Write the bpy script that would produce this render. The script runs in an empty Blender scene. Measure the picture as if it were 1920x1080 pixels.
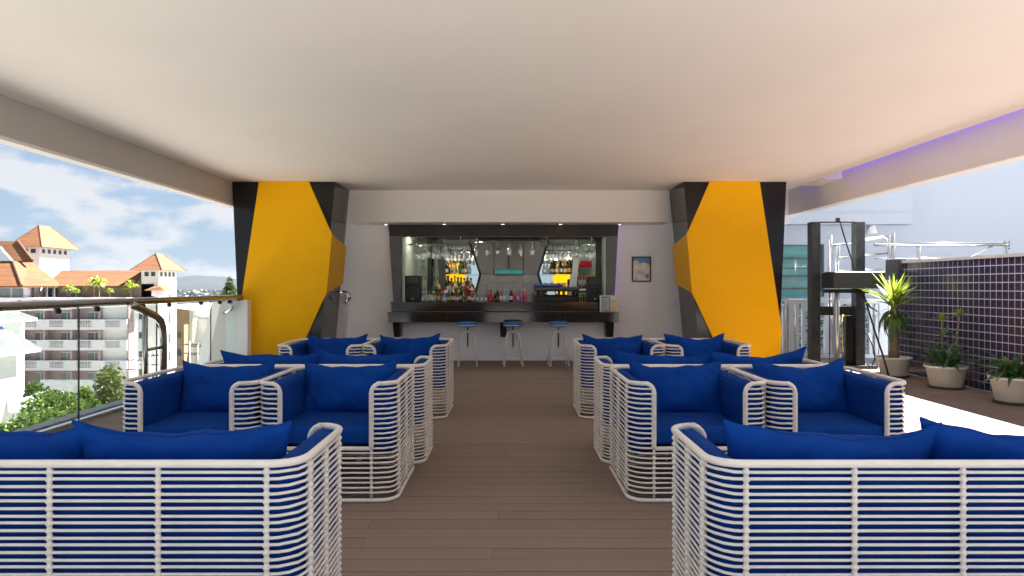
import bpy, bmesh, math, random
from mathutils import Vector, Matrix, noise
random.seed(7)
R = math.radians
SC = bpy.context.scene
COL = SC.collection

# ------------------------------------------------------------------ camera
F, CX, CY, EYE = 1300.0, 955.0, 537.0, 1.3
cam = bpy.data.cameras.new('camera')
cam.sensor_width = 36.0
cam.lens = 36.0 * F / 1920.0
cam.shift_x = (960 - CX) / 1920.0
cam.shift_y = -(540 - CY) / 1920.0
cam.clip_start = 0.05
cam.clip_end = 12000
camo = bpy.data.objects.new('camera', cam)
COL.objects.link(camo)
camo.location = (0, 0, EYE)
camo.rotation_euler = (R(90), 0, 0)
SC.camera = camo

# ------------------------------------------------------------------ world, sun, exposure
SUN_AZ, SUN_EL = R(28), math.atan(1.452 * math.cos(R(28)))   # azimuth from +X towards +Y
world = bpy.data.worlds.new('World')
SC.world = world
world.use_nodes = True
wn, wl = world.node_tree.nodes, world.node_tree.links
wn.clear()
wout = wn.new('ShaderNodeOutputWorld')
bg = wn.new('ShaderNodeBackground')
bg.inputs['Strength'].default_value = 0.05
sky = wn.new('ShaderNodeTexSky')
sky.sky_type = 'NISHITA'
sky.sun_disc = False
sky.sun_elevation = SUN_EL
sky.sun_rotation = R(90) - SUN_AZ
sky.altitude = 0
sky.air_density = 1.0
sky.dust_density = 0.5
sky.ozone_density = 1.5
tc = wn.new('ShaderNodeTexCoord')
sep = wn.new('ShaderNodeSeparateXYZ')
wl.new(tc.outputs['Generated'], sep.inputs[0])
def wmath(op, a, b=None, clamp=False):
    n = wn.new('ShaderNodeMath'); n.operation = op; n.use_clamp = clamp
    for i, v in enumerate((a, b)):
        if v is None: continue
        if isinstance(v, (int, float)): n.inputs[i].default_value = v
        else: wl.new(v, n.inputs[i])
    return n.outputs[0]
zz = wmath('MAXIMUM', sep.outputs['Z'], 0.0)
cxn = wn.new('ShaderNodeCombineXYZ')
wl.new(sep.outputs['X'], cxn.inputs[0])
wl.new(sep.outputs['Y'], cxn.inputs[1])
wl.new(wmath('MULTIPLY', zz, 2.3), cxn.inputs[2])
cn = wn.new('ShaderNodeTexNoise')
cn.inputs['Scale'].default_value = 9.0
cn.inputs['Detail'].default_value = 8
cn.inputs['Roughness'].default_value = 0.56
wl.new(cxn.outputs[0], cn.inputs['Vector'])
cr = wn.new('ShaderNodeValToRGB')
cr.color_ramp.elements[0].position = 0.47
cr.color_ramp.elements[1].position = 0.58
wl.new(cn.outputs['Fac'], cr.inputs[0])
mixw = wn.new('ShaderNodeMixRGB')
mixw.inputs[2].default_value = (2.05, 2.08, 2.14, 1)
wl.new(wmath('MULTIPLY', cr.outputs['Color'], 0.85), mixw.inputs[0])
gm = wn.new('ShaderNodeGamma'); gm.inputs['Gamma'].default_value = 0.3
wl.new(sky.outputs[0], gm.inputs['Color'])
tnt = wn.new('ShaderNodeMixRGB'); tnt.blend_type = 'MULTIPLY'; tnt.inputs[0].default_value = 1.0
tnt.inputs[2].default_value = (0.74, 0.90, 1.12, 1)
wl.new(gm.outputs[0], tnt.inputs[1])
wl.new(tnt.outputs[0], mixw.inputs[1])
wl.new(mixw.outputs[0], bg.inputs['Color'])
wl.new(bg.outputs[0], wout.inputs[0])

sd = Vector((math.cos(SUN_EL) * math.cos(SUN_AZ), math.cos(SUN_EL) * math.sin(SUN_AZ), math.sin(SUN_EL)))
sunl = bpy.data.lights.new('sun', 'SUN')
sunl.energy = 5.0
sunl.angle = R(0.53)
sunl.color = (1.0, 0.955, 0.895)
suno = bpy.data.objects.new('sun', sunl)
COL.objects.link(suno)
suno.location = (40, 20, 60)
suno.rotation_euler = sd.to_track_quat('Z', 'Y').to_euler()

SC.view_settings.view_transform = 'Standard'
SC.view_settings.look = 'None'
SC.view_settings.gamma = 1.0
SC.view_settings.exposure = 3.08
SC.view_settings.use_curve_mapping = False
SC.render.engine = 'CYCLES'
SC.cycles.use_denoising = True
try: SC.cycles.denoiser = 'OPENIMAGEDENOISE'
except Exception: pass
SC.cycles.max_bounces = 14
SC.cycles.diffuse_bounces = 10
SC.cycles.glossy_bounces = 5
SC.cycles.transparent_max_bounces = 24
SC.cycles.sample_clamp_indirect = 6.0
SC.cycles.caustics_reflective = False
SC.cycles.caustics_refractive = False

# ------------------------------------------------------------------ helpers
def P(px, py, Y):
    return Vector(((px - CX) / F * Y, Y, EYE - (py - CY) / F * Y))
def PXx(px, Y): return (px - CX) / F * Y
def PZ(py, Y): return EYE - (py - CY) / F * Y

def tag(o, label=None, cat=None, group=None, kind=None):
    if label: o['label'] = label
    if cat: o['category'] = cat
    if group: o['group'] = group
    if kind: o['kind'] = kind
    return o

def link(o, parent=None):
    COL.objects.link(o)
    if parent is not None: o.parent = parent
    return o

def empty(name, loc=(0, 0, 0), rz=0.0, label=None, cat=None, group=None, kind=None):
    o = bpy.data.objects.new(name, None)
    o.empty_display_size = 0.1
    o.location = loc
    o.rotation_euler = (0, 0, rz)
    link(o)
    return tag(o, label, cat, group, kind)

def dup(root, loc=None, rz=None, label=None, group=None):
    def cp(o, parent):
        c = o.copy()
        COL.objects.link(c)
        c.parent = parent
        for ch in list(o.children): cp(ch, c)
        return c
    r = cp(root, None)
    if loc is not None: r.location = loc
    if rz is not None: r.rotation_euler = (0, 0, rz)
    if label: r['label'] = label
    if group: r['group'] = group
    return r

class MB:
    def __init__(s):
        s.v, s.f, s.m = [], [], []
        s.mi = 0
    def add(s, verts, faces):
        b = len(s.v)
        s.v.extend([tuple(q) for q in verts])
        s.f.extend([tuple(b + i for i in fc) for fc in faces])
        s.m.extend([s.mi] * len(faces))
        return s
    def box(s, x0, x1, y0, y1, z0, z1):
        if x0 > x1: x0, x1 = x1, x0
        if y0 > y1: y0, y1 = y1, y0
        if z0 > z1: z0, z1 = z1, z0
        return s.add([(x0, y0, z0), (x1, y0, z0), (x1, y1, z0), (x0, y1, z0), (x0, y0, z1), (x1, y0, z1), (x1, y1, z1), (x0, y1, z1)],
                     [(0, 3, 2, 1), (4, 5, 6, 7), (0, 1, 5, 4), (1, 2, 6, 5), (2, 3, 7, 6), (3, 0, 4, 7)])
    def rbox(s, x0, x1, y0, y1, z0, z1, r=0.02, seg=2):
        bm = bmesh.new()
        bmesh.ops.create_cube(bm, size=1.0)
        for v in bm.verts:
            v.co = Vector(((x0 + x1) / 2 + v.co.x * (x1 - x0), (y0 + y1) / 2 + v.co.y * (y1 - y0), (z0 + z1) / 2 + v.co.z * (z1 - z0)))
        bmesh.ops.bevel(bm, geom=bm.edges[:], offset=r, segments=seg, profile=0.5, affect='EDGES')
        bm.verts.index_update()
        s.add([v.co for v in bm.verts], [[v.index for v in f.verts] for f in bm.faces])
        bm.free()
        return s
    def hexa(s, bot, top):
        """4 bottom points, 4 top points, both counter-clockwise seen from above"""
        return s.add(list(bot) + list(top), [(3, 2, 1, 0), (4, 5, 6, 7), (0, 1, 5, 4), (1, 2, 6, 5), (2, 3, 7, 6), (3, 0, 4, 7)])
    def prism_y(s, poly, y0, y1):
        """polygon of (x,z), extruded from y0 to y1"""
        n = len(poly)
        vs = [(x, y0, z) for x, z in poly] + [(x, y1, z) for x, z in poly]
        return s.add(vs, [tuple(range(n)), tuple(range(2 * n - 1, n - 1, -1))] + [(i, n + i, n + (i + 1) % n, (i + 1) % n) for i in range(n)])
    def prism_z(s, poly, z0, z1):
        n = len(poly)
        vs = [(x, y, z0) for x, y in poly] + [(x, y, z1) for x, y in poly]
        return s.add(vs, [tuple(range(n - 1, -1, -1)), tuple(range(n, 2 * n))] + [(i, (i + 1) % n, n + (i + 1) % n, n + i) for i in range(n)])
    def tube(s, path, r, n=6, closed=False, radii=None, cap=True):
        pts = [Vector(p) for p in path]
        m = len(pts)
        rings = []
        up = None
        for i in range(m):
            if closed: t = pts[(i + 1) % m] - pts[(i - 1) % m]
            elif i == 0: t = pts[1] - pts[0]
            elif i == m - 1: t = pts[-1] - pts[-2]
            else: t = (pts[i + 1] - pts[i]).normalized() + (pts[i] - pts[i - 1]).normalized()
            t.normalize()
            if up is None:
                a = Vector((0, 0, 1)) if abs(t.z) < 0.9 else Vector((1, 0, 0))
                up = (a - t * a.dot(t)).normalized()
            else:
                q = up - t * up.dot(t)
                if q.length < 1e-5:
                    a = Vector((0, 0, 1)) if abs(t.z) < 0.9 else Vector((1, 0, 0))
                    q = a - t * a.dot(t)
                up = q.normalized()
            w = t.cross(up)
            rr = radii[i] if radii else r
            rings.append([pts[i] + (up * math.cos(2 * math.pi * k / n) + w * math.sin(2 * math.pi * k / n)) * rr for k in range(n)])
        vs = [v for rg in rings for v in rg]
        fs = []
        last = m if closed else m - 1
        for i in range(last):
            j = (i + 1) % m
            for k in range(n):
                k2 = (k + 1) % n
                fs.append((i * n + k, i * n + k2, j * n + k2, j * n + k))
        if not closed and cap:
            fs.append(tuple(range(n - 1, -1, -1)))
            fs.append(tuple((m - 1) * n + k for k in range(n)))
        return s.add(vs, fs)
    def lathe(s, prof, cx=0, cy=0, z0=0, n=10, caps=True):
        vs, fs = [], []
        for r, z in prof:
            for k in range(n):
                a = 2 * math.pi * k / n
                vs.append((cx + r * math.cos(a), cy + r * math.sin(a), z0 + z))
        m = len(prof)
        for i in range(m - 1):
            for k in range(n):
                k2 = (k + 1) % n
                fs.append((i * n + k, i * n + k2, (i + 1) * n + k2, (i + 1) * n + k))
        if caps:
            fs.append(tuple(range(n - 1, -1, -1)))
            fs.append(tuple((m - 1) * n + k for k in range(n)))
        return s.add(vs, fs)
    def mesh(s, name, mats, smooth=False):
        me = bpy.data.meshes.new(name)
        me.from_pydata(s.v, [], s.f)
        for mt in (mats if isinstance(mats, (list, tuple)) else [mats]): me.materials.append(mt)
        if any(s.m): me.polygons.foreach_set('material_index', s.m)
        if smooth: me.polygons.foreach_set('use_smooth', [True] * len(me.polygons))
        me.update()
        return me
    def build(s, name, mats, parent=None, smooth=False, loc=None):
        o = bpy.data.objects.new(name, s.mesh(name, mats, smooth))
        if loc is not None: o.location = loc
        return link(o, parent)

def obj_from(name, me, parent=None, loc=(0, 0, 0), rot=(0, 0, 0), scale=None):
    o = bpy.data.objects.new(name, me)
    o.location = loc
    o.rotation_euler = rot
    if scale: o.scale = scale
    return link(o, parent)

def arc(cx, cy, r, a0, a1, n):
    return [(cx + r * math.cos(a0 + (a1 - a0) * i / n), cy + r * math.sin(a0 + (a1 - a0) * i / n)) for i in range(n + 1)]

# ------------------------------------------------------------------ materials
def mat(name, col, rough=0.5, metal=0.0, spec=0.5, var=0.0, vscale=3.0, bump=0.0, bscale=40.0, coat=0.0, emit=None, estr=0.0, col2=None, vstretch=(1, 1, 1), rvar=0.0, sss=0.0, trans=0.0):
    m = bpy.data.materials.new(name)
    m.use_nodes = True
    nt = m.node_tree
    N, L = nt.nodes, nt.links
    b = N['Principled BSDF']
    b.inputs['Base Color'].default_value = (*col, 1)
    b.inputs['Roughness'].default_value = rough
    b.inputs['Metallic'].default_value = metal
    b.inputs['Specular IOR Level'].default_value = spec
    b.inputs['Coat Weight'].default_value = coat
    b.inputs['Coat Roughness'].default_value = 0.05
    if emit:
        b.inputs['Emission Color'].default_value = (*emit, 1)
        b.inputs['Emission Strength'].default_value = estr
    t = N.new('ShaderNodeTexCoord')
    mp = N.new('ShaderNodeMapping')
    mp.inputs['Scale'].default_value = vstretch
    L.new(t.outputs['Object'], mp.inputs[0])
    if var > 0:
        nz = N.new('ShaderNodeTexNoise')
        nz.inputs['Scale'].default_value = vscale
        nz.inputs['Detail'].default_value = 5
        nz.inputs['Roughness'].default_value = 0.6
        L.new(mp.outputs[0], nz.inputs['Vector'])
        rp = N.new('ShaderNodeValToRGB')
        c2 = col2 if col2 else tuple(min(1, c * (1 + var)) for c in col)
        c1 = col if col2 else tuple(c * (1 - var) for c in col)
        rp.color_ramp.elements[0].position = 0.32
        rp.color_ramp.elements[1].position = 0.68
        rp.color_ramp.elements[0].color = (*c1, 1)
        rp.color_ramp.elements[1].color = (*c2, 1)
        L.new(nz.outputs['Fac'], rp.inputs[0])
        L.new(rp.outputs[0], b.inputs['Base Color'])
        if rvar > 0:
            mr = N.new('ShaderNodeMapRange')
            mr.inputs['To Min'].default_value = max(0.02, rough - rvar)
            mr.inputs['To Max'].default_value = rough + rvar
            L.new(nz.outputs['Fac'], mr.inputs['Value'])
            L.new(mr.outputs[0], b.inputs['Roughness'])
    if bump > 0:
        nb = N.new('ShaderNodeTexNoise')
        nb.inputs['Scale'].default_value = bscale
        nb.inputs['Detail'].default_value = 4
        L.new(mp.outputs[0], nb.inputs['Vector'])
        bp = N.new('ShaderNodeBump')
        bp.inputs['Strength'].default_value = bump
        bp.inputs['Distance'].default_value = 0.01
        L.new(nb.outputs['Fac'], bp.inputs['Height'])
        L.new(bp.outputs[0], b.inputs['Normal'])
    if trans > 0:
        tr = N.new('ShaderNodeBsdfTranslucent')
        tr.inputs['Color'].default_value = (*[min(1, c * 1.3) for c in col], 1)
        mx = N.new('ShaderNodeMixShader')
        mx.inputs[0].default_value = trans
        L.new(b.outputs[0], mx.inputs[1]); L.new(tr.outputs[0], mx.inputs[2])
        L.new(mx.outputs[0], N['Material Output'].inputs['Surface'])
    return m

def glassmat(name, tint=(0.92, 0.97, 0.95), gloss=0.03, rough=0.02):
    """thin pane: mostly see-through with a fresnel reflection"""
    m = bpy.data.materials.new(name)
    m.use_nodes = True
    N, L = m.node_tree.nodes, m.node_tree.links
    N.remove(N['Principled BSDF'])
    tr = N.new('ShaderNodeBsdfTransparent'); tr.inputs[0].default_value = (*tint, 1)
    gl = N.new('ShaderNodeBsdfGlossy'); gl.inputs['Roughness'].default_value = rough
    gl.inputs['Color'].default_value = (0.95, 0.97, 1, 1)
    fr = N.new('ShaderNodeLayerWeight'); fr.inputs['Blend'].default_value = 0.5
    pw = N.new('ShaderNodeMath'); pw.operation = 'POWER'; pw.inputs[1].default_value = 4.0
    L.new(fr.outputs['Facing'], pw.inputs[0])
    ma = N.new('ShaderNodeMath'); ma.operation = 'MULTIPLY_ADD'; ma.inputs[1].default_value = 0.9; ma.inputs[2].default_value = gloss
    L.new(pw.outputs[0], ma.inputs[0])
    mx = N.new('ShaderNodeMixShader')
    L.new(ma.outputs[0], mx.inputs[0])
    L.new(tr.outputs[0], mx.inputs[1]); L.new(gl.outputs[0], mx.inputs[2])
    L.new(mx.outputs[0], N['Material Output'].inputs['Surface'])
    return m

def deckmat():
    m = bpy.data.materials.new('deck_composite')
    m.use_nodes = True
    N, L = m.node_tree.nodes, m.node_tree.links
    b = N['Principled BSDF']
    t = N.new('ShaderNodeTexCoord')
    g = N.new('ShaderNodeNewGeometry')
    oi = N.new('ShaderNodeObjectInfo')
    mp = N.new('ShaderNodeMapping'); mp.inputs['Scale'].default_value = (1.2, 45, 10)
    L.new(g.outputs['Position'], mp.inputs[0])
    n1 = N.new('ShaderNodeTexNoise'); n1.inputs['Scale'].default_value = 1.0; n1.inputs['Detail'].default_value = 6; n1.inputs['Roughness'].default_value = 0.65
    L.new(mp.outputs[0], n1.inputs['Vector'])
    n2 = N.new('ShaderNodeTexNoise'); n2.inputs['Scale'].default_value = 0.9; n2.inputs['Detail'].default_value = 4
    L.new(g.outputs['Position'], n2.inputs['Vector'])
    ad = N.new('ShaderNodeMath'); ad.operation = 'ADD'
    L.new(g.outputs['Random Per Island'], ad.inputs[0]); L.new(oi.outputs['Random'], ad.inputs[1])
    fr = N.new('ShaderNodeMath'); fr.operation = 'FRACT'; L.new(ad.outputs[0], fr.inputs[0])
    s1 = N.new('ShaderNodeMath'); s1.operation = 'MULTIPLY_ADD'; s1.inputs[1].default_value = 0.15; L.new(fr.outputs[0], s1.inputs[0])
    s2 = N.new('ShaderNodeMath'); s2.operation = 'MULTIPLY_ADD'; s2.inputs[1].default_value = 0.50; s2.inputs[2].default_value = 0.0
    L.new(n1.outputs['Fac'], s2.inputs[0]); L.new(s2.outputs[0], s1.inputs[2])
    s3 = N.new('ShaderNodeMath'); s3.operation = 'MULTIPLY_ADD'; s3.inputs[1].default_value = 0.40
    L.new(n2.outputs['Fac'], s3.inputs[0]); L.new(s1.outputs[0], s3.inputs[2])
    rp = N.new('ShaderNodeValToRGB')
    rp.color_ramp.elements[0].position = 0.2; rp.color_ramp.elements[0].color = (0.200, 0.145, 0.117, 1)
    rp.color_ramp.elements[1].position = 0.85; rp.color_ramp.elements[1].color = (0.295, 0.222, 0.182, 1)
    L.new(s3.outputs[0], rp.inputs[0]); L.new(rp.outputs[0], b.inputs['Base Color'])
    b.inputs['Roughness'].default_value = 0.62
    b.inputs['Specular IOR Level'].default_value = 0.3
    # reeded top: fine grooves along the board
    sp = N.new('ShaderNodeSeparateXYZ'); L.new(g.outputs['Position'], sp.inputs[0])
    w1 = N.new('ShaderNodeMath'); w1.operation = 'MULTIPLY'; w1.inputs[1].default_value = 2 * math.pi / 0.0125; L.new(sp.outputs['Y'], w1.inputs[0])
    w2 = N.new('ShaderNodeMath'); w2.operation = 'SINE'; L.new(w1.outputs[0], w2.inputs[0])
    w3 = N.new('ShaderNodeMath'); w3.operation = 'MULTIPLY_ADD'; w3.inputs[1].default_value = 0.5; L.new(w2.outputs[0], w3.inputs[0]); L.new(n1.outputs['Fac'], w3.inputs[2])
    bp = N.new('ShaderNodeBump'); bp.inputs['Strength'].default_value = 0.45; bp.inputs['Distance'].default_value = 0.003
    L.new(w3.outputs[0], bp.inputs['Height']); L.new(bp.outputs[0], b.inputs['Normal'])
    return m

M = {}
M['deck'] = deckmat()
M['bounce_stone'] = mat('bounce_terrace_stone', (0.31, 0.295, 0.28), 0.7, var=0.08, vscale=2.0, bump=0.1, bscale=30)  # pale tone picked to bounce sunlight onto the ceiling
M['roof_felt'] = mat('grey_roof_felt', (0.34, 0.34, 0.35), 0.9, var=0.1)
M['deck_base'] = mat('deck_dark_base', (0.03, 0.025, 0.022), 0.9)  # dark sub-base below the boards
M['plaster'] = mat('ceiling_plaster', (0.88, 0.838, 0.795), 0.75, var=0.02, vscale=0.8, bump=0.05, bscale=25)
M['wall'] = mat('white_wall_paint', (0.91, 0.91, 0.92), 0.6, var=0.03, vscale=1.1, bump=0.06, bscale=60)
M['beam_shaded'] = mat('beam_paint_shaded', (0.47, 0.44, 0.41), 0.7, var=0.03, vscale=1.0)  # beam paint greyed down: the left beam's shade is put into its colour
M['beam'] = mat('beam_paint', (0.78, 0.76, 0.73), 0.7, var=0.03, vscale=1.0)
M['yellow'] = mat('yellow_panel', (0.90, 0.455, 0.001), 0.45, spec=0.12, var=0.05, vscale=0.9, bump=0.02, bscale=6)
M['black'] = mat('black_gloss_panel', (0.012, 0.011, 0.011), 0.10, spec=0.32)
M['granite'] = mat('dark_granite', (0.026, 0.020, 0.017), 0.09, spec=0.42, var=0.35, vscale=30)
M['frame_grey'] = mat('charcoal_frame_panel', (0.085, 0.08, 0.085), 0.35, var=0.15, vscale=3)
M['frame_top'] = mat('charcoal_brown_panel', (0.028, 0.021, 0.018), 0.3, spec=0.25, var=0.15, vscale=3)
M['cab'] = mat('grey_cabinet_laminate', (0.13, 0.125, 0.12), 0.4, var=0.12, vscale=3)
M['cab_low'] = mat('grey_tile_panel', (0.20, 0.195, 0.20), 0.35, var=0.1, vscale=4)
M['dark'] = mat('black_matte', (0.012, 0.012, 0.013), 0.5)
M['teal'] = mat('teal_strip', (0.03, 0.30, 0.32), 0.35, var=0.1)
M['palegreen'] = mat('pale_green_wall', (0.55, 0.66, 0.58), 0.6, var=0.04)
M['mirror'] = mat('mirror', (0.86, 0.88, 0.87), 0.015, metal=1.0)
M['chrome'] = mat('polished_steel', (0.74, 0.73, 0.72), 0.16, metal=1.0, var=0.06, vscale=6)
M['rail_steel'] = mat('satin_rail_steel', (0.40, 0.39, 0.375), 0.2, metal=1.0, var=0.08, vscale=6)
M['steel_dark'] = mat('dark_steel', (0.045, 0.045, 0.048), 0.42, metal=0.4, var=0.35, vscale=8, bump=0.06, bscale=30)
M['steel_panel'] = mat('matte_charcoal_sheet', (0.05, 0.052, 0.057), 0.5, var=0.12, vscale=4)
M['rattan'] = mat('white_rattan', (0.84, 0.79, 0.72), 0.42, spec=0.4, var=0.06, vscale=9, bump=0.12, bscale=120)
M['rattan_wrap'] = mat('white_rattan_wrap', (0.81, 0.755, 0.68), 0.5, spec=0.4, var=0.10, vscale=22, bump=0.35, bscale=190)
M['blue'] = mat('royal_blue_canvas', (0.004, 0.046, 0.25), 0.85, spec=0.08, var=0.10, vscale=5, bump=0.12, bscale=420)
M['blue2'] = mat('royal_blue_pillow', (0.004, 0.050, 0.28), 0.85, spec=0.08, var=0.14, vscale=3.5, bump=0.35, bscale=11)
M['stool_seat'] = mat('blue_vinyl', (0.02, 0.15, 0.42), 0.3, spec=0.5)
M['white_metal'] = mat('white_painted_metal', (0.80, 0.79, 0.76), 0.35, var=0.05, vscale=10)
M['glass'] = glassmat('railing_glass')
M['glass_clear'] = glassmat('stemware_glass', (0.92, 0.95, 0.94), 0.42, 0.12)
M['shelf_glass'] = glassmat('shelf_glass', (0.88, 0.94, 0.92), 0.06)
M['teal_glass'] = mat('teal_window_glass', (0.10, 0.27, 0.26), 0.06, spec=0.8, var=0.35, vscale=1.5, vstretch=(0.3, 1, 3), coat=0.6)
M['tile'] = mat('dark_purple_ceramic', (0.020, 0.021, 0.062), 0.22, spec=0.35, var=0.35, vscale=1.7)
M['grout'] = mat('pale_grout', (0.46, 0.45, 0.52), 0.9, var=0.08, vscale=12)
M['coping'] = mat('grey_coping', (0.42, 0.40, 0.43), 0.6, var=0.1)
M['pot'] = mat('white_plastic_pot', (0.72, 0.72, 0.66), 0.45, var=0.05, vscale=7)
M['saucer'] = mat('dark_saucer', (0.07, 0.06, 0.05), 0.6)
M['soil'] = mat('potting_soil', (0.06, 0.042, 0.03), 0.95, bump=0.6, bscale=60)
M['bark'] = mat('plant_bark', (0.22, 0.16, 0.11), 0.85, var=0.3, vscale=20, bump=0.5, bscale=40)
M['leaf_y'] = mat('yellow_green_leaf', (0.20, 0.27, 0.03), 0.4, var=0.3, vscale=4, trans=0.35)
M['leaf_g'] = mat('mid_green_leaf', (0.075, 0.155, 0.035), 0.4, var=0.3, vscale=5, trans=0.25)
M['leaf_d'] = mat('dark_green_leaf', (0.06, 0.15, 0.05), 0.4, var=0.3, vscale=5, trans=0.2)
M['gate'] = mat('blue_grey_gate_paint', (0.48, 0.53, 0.57), 0.45, var=0.05)
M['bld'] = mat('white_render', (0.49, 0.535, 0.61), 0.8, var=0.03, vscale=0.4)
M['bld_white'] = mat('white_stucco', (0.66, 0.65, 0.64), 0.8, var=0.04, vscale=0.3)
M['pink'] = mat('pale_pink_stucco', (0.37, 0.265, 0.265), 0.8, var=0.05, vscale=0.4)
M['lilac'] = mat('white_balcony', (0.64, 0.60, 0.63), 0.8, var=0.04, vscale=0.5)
M['beige'] = mat('tan_stucco', (0.22, 0.155, 0.11), 0.8, var=0.06)
M['roof'] = mat('orange_clay_tile', (0.125, 0.047, 0.014), 0.8, var=0.35, vscale=0.9, vstretch=(0.4, 0.4, 5), bump=0.5, bscale=1.5)
M['roof_hip'] = mat('hip_ridge_tile', (0.10, 0.042, 0.02), 0.8)
M['roof_grey'] = mat('weathered_grey_tile', (0.062, 0.066, 0.068), 0.8, var=0.35, vscale=2.2, bump=0.4, bscale=5)
M['window'] = mat('dark_window_glass', (0.035, 0.05, 0.06), 0.15, spec=0.5, var=0.4, vscale=0.8)
M['curtain'] = mat('curtained_glass', (0.13, 0.16, 0.17), 0.3, var=0.3, vscale=1.4, vstretch=(3, 1, 0.2))
M['ground'] = mat('far_ground', (0.19, 0.185, 0.165), 0.95, var=0.45, vscale=0.05, col2=(0.33, 0.32, 0.30))
M['hill'] = mat('forest_hill', (0.008, 0.013, 0.014), 0.95, var=0.3, vscale=0.004)
M['leafA'] = mat('tree_leaf_bright', (0.075, 0.125, 0.016), 0.6, var=0.35, vscale=0.8, trans=0.3)
M['leafB'] = mat('tree_leaf_mid', (0.040, 0.072, 0.014), 0.6, var=0.35, vscale=0.8, trans=0.25)
M['leafC'] = mat('tree_leaf_olive', (0.068, 0.075, 0.018), 0.6, var=0.4, vscale=0.7, trans=0.25)
M['flower'] = mat('white_blossom', (0.5, 0.48, 0.42), 0.6)
M['trunk'] = mat('tree_bark', (0.13, 0.10, 0.075), 0.9, var=0.3, vscale=3)
M['led'] = mat('purple_led', (0.2, 0.1, 0.9), 0.5, emit=(0.16, 0.06, 1.0), estr=0.75)
M['lamp'] = mat('warm_downlight', (1, 0.9, 0.75), 0.5, emit=(1.0, 0.86, 0.66), estr=2.5)
M['lamp_and_fill'] = mat('bar_lamp_and_fill_lens', (1, 0.95, 0.85), 0.5, emit=(1.0, 0.90, 0.74), estr=48.0)  # lens of the visible bar lamp and of the added ones
M['brass'] = mat('brass_rod', (0.55, 0.42, 0.16), 0.25, metal=1.0)
M['silver'] = mat('hydraulic_cylinder', (0.50, 0.53, 0.55), 0.3, metal=0.6)
M['rubber'] = mat('black_rubber', (0.01, 0.01, 0.011), 0.5)

# ================================================================== LARGE STRUCTURE
HC = 2.9            # ceiling height
YB, YW = 11.55, 12.16   # soffit face, bar wall
XL, XR = -4.24, 4.62
Y0 = 1.5

# ---- deck with boards running across
deck = MB().box(-4.22, 5.92, 1.3, 12.16, -0.22, -0.028).build('deck_floor', M['deck_base'])
tag(deck, kind='structure')
BW = 0.1415
def deck_rows(ya, yb):
    y = ya
    k = 0
    while y < yb - 1e-6:
        yield y, k
        y += BW; k += 1
rb = random.Random(3)
far = MB()
for y, k in deck_rows(1.32, 12.1):
    x = -4.20 - rb.uniform(0.0, 2.2)
    while x < 5.9:
        xa, xb = max(x, -4.20), min(x + 2.4, 5.91)
        x += 2.4
        if xb - xa < 0.05: continue
        if 2.7 < y < 6.3:
            mb = MB().box(-(xb - xa) / 2 + 0.001, (xb - xa) / 2 - 0.001, -BW / 2 + 0.0022, BW / 2 - 0.0022, -0.025, rb.uniform(-0.0006, 0.0006))
            mb.build('deck_board', M['deck'], deck, loc=((xa + xb) / 2, y + BW / 2, 0))
        else:
            far.box(xa + 0.001, xb - 0.001, y + 0.0022, y + BW - 0.0022, -0.025, rb.uniform(-0.0006, 0.0006))
tag(far.build('deck_boards_far', M['deck'], deck), kind='stuff')
tag(MB().box(-4.22, 6.19, -17, 1.31, -0.22, 0.0).build('bounce_terrace', M['bounce_stone']), kind='structure')  # paving behind the camera, added in pale stone for its bounce light
# edge curb under the glass
tag(MB().box(-4.36, -4.215, -17, 12.3, -0.4, 0.03).build('deck_kerb', M['coping']), kind='structure')
# the hotel's own body below the deck
tag(MB().box(-4.34, 16, -17.5, 24, -15.2, -0.42).build('hotel_podium', M['bld']), kind='structure')

# ---- canopy roof
tag(MB().box(XL, XR, Y0, YB, HC, HC + 0.12).build('ceiling', M['plaster']), kind='structure')
tag(MB().box(-4.37, 5.05, Y0, 14.9, HC + 0.30, HC + 0.48).build('canopy_roof', M['beam']), kind='structure')
lb = MB().box(-4.37, XL - 0.002, Y0, YB + 0.8, 2.562, HC + 0.298).build('edge_beam_left', M['beam_shaded'])
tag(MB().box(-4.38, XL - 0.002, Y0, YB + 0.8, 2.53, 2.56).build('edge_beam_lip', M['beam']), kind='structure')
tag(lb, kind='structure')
rbm = MB().box(4.9, 5.05, Y0, YB + 0.8, 2.55, HC + 0.298).box(4.895, 5.06, Y0, YB + 0.8, 2.548, 2.585).build('edge_beam_right', M['beam'])
tag(rbm, kind='structure')
tag(MB().box(XL, 4.9, Y0, Y0 + 0.1, HC + 0.122, HC + 0.298).build('canopy_front_trim', M['beam']), kind='structure')
# access box closing a piece of the light cove
tag(MB().box(XR + 0.003, 4.895, 10.2, 10.95, 2.885, 3.05).build('cove_box', M['beam']), kind='structure')
tag(MB().box(-2.655, 2.66, YB + 0.003, YW - 0.003, 2.372, HC + 0.11).build('soffit', M['plaster']), kind='structure')
tag(MB().box(XL, 4.9, YW + 0.0, YW + 0.2, 2.40, HC + 0.298).build('upper_back_wall', M['wall']), kind='structure')

def led(name, label, *boxes):
    m = MB()
    for b in boxes: m.box(*b)
    if not boxes: m.hexa([(1.775, 12.135, 1.1), (1.79, 12.135, 1.1), (1.79, 12.15, 1.1), (1.775, 12.15, 1.1)], [(1.84, 12.135, 2.32), (1.855, 12.135, 2.32), (1.855, 12.15, 2.32), (1.84, 12.15, 2.32)])
    o = m.build(name, M['led'])
    return tag(o, label, 'light strip')
led('led_strip', 'purple light strip in the cove along the right edge of the ceiling', (4.872, 4.893, 1.8, 10.15, 3.025, 3.045))
led('led_strip', 'short purple light strip above the right yellow column end of the ceiling', (4.872, 4.893, 11.0, 11.5, 3.025, 3.045))

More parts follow.
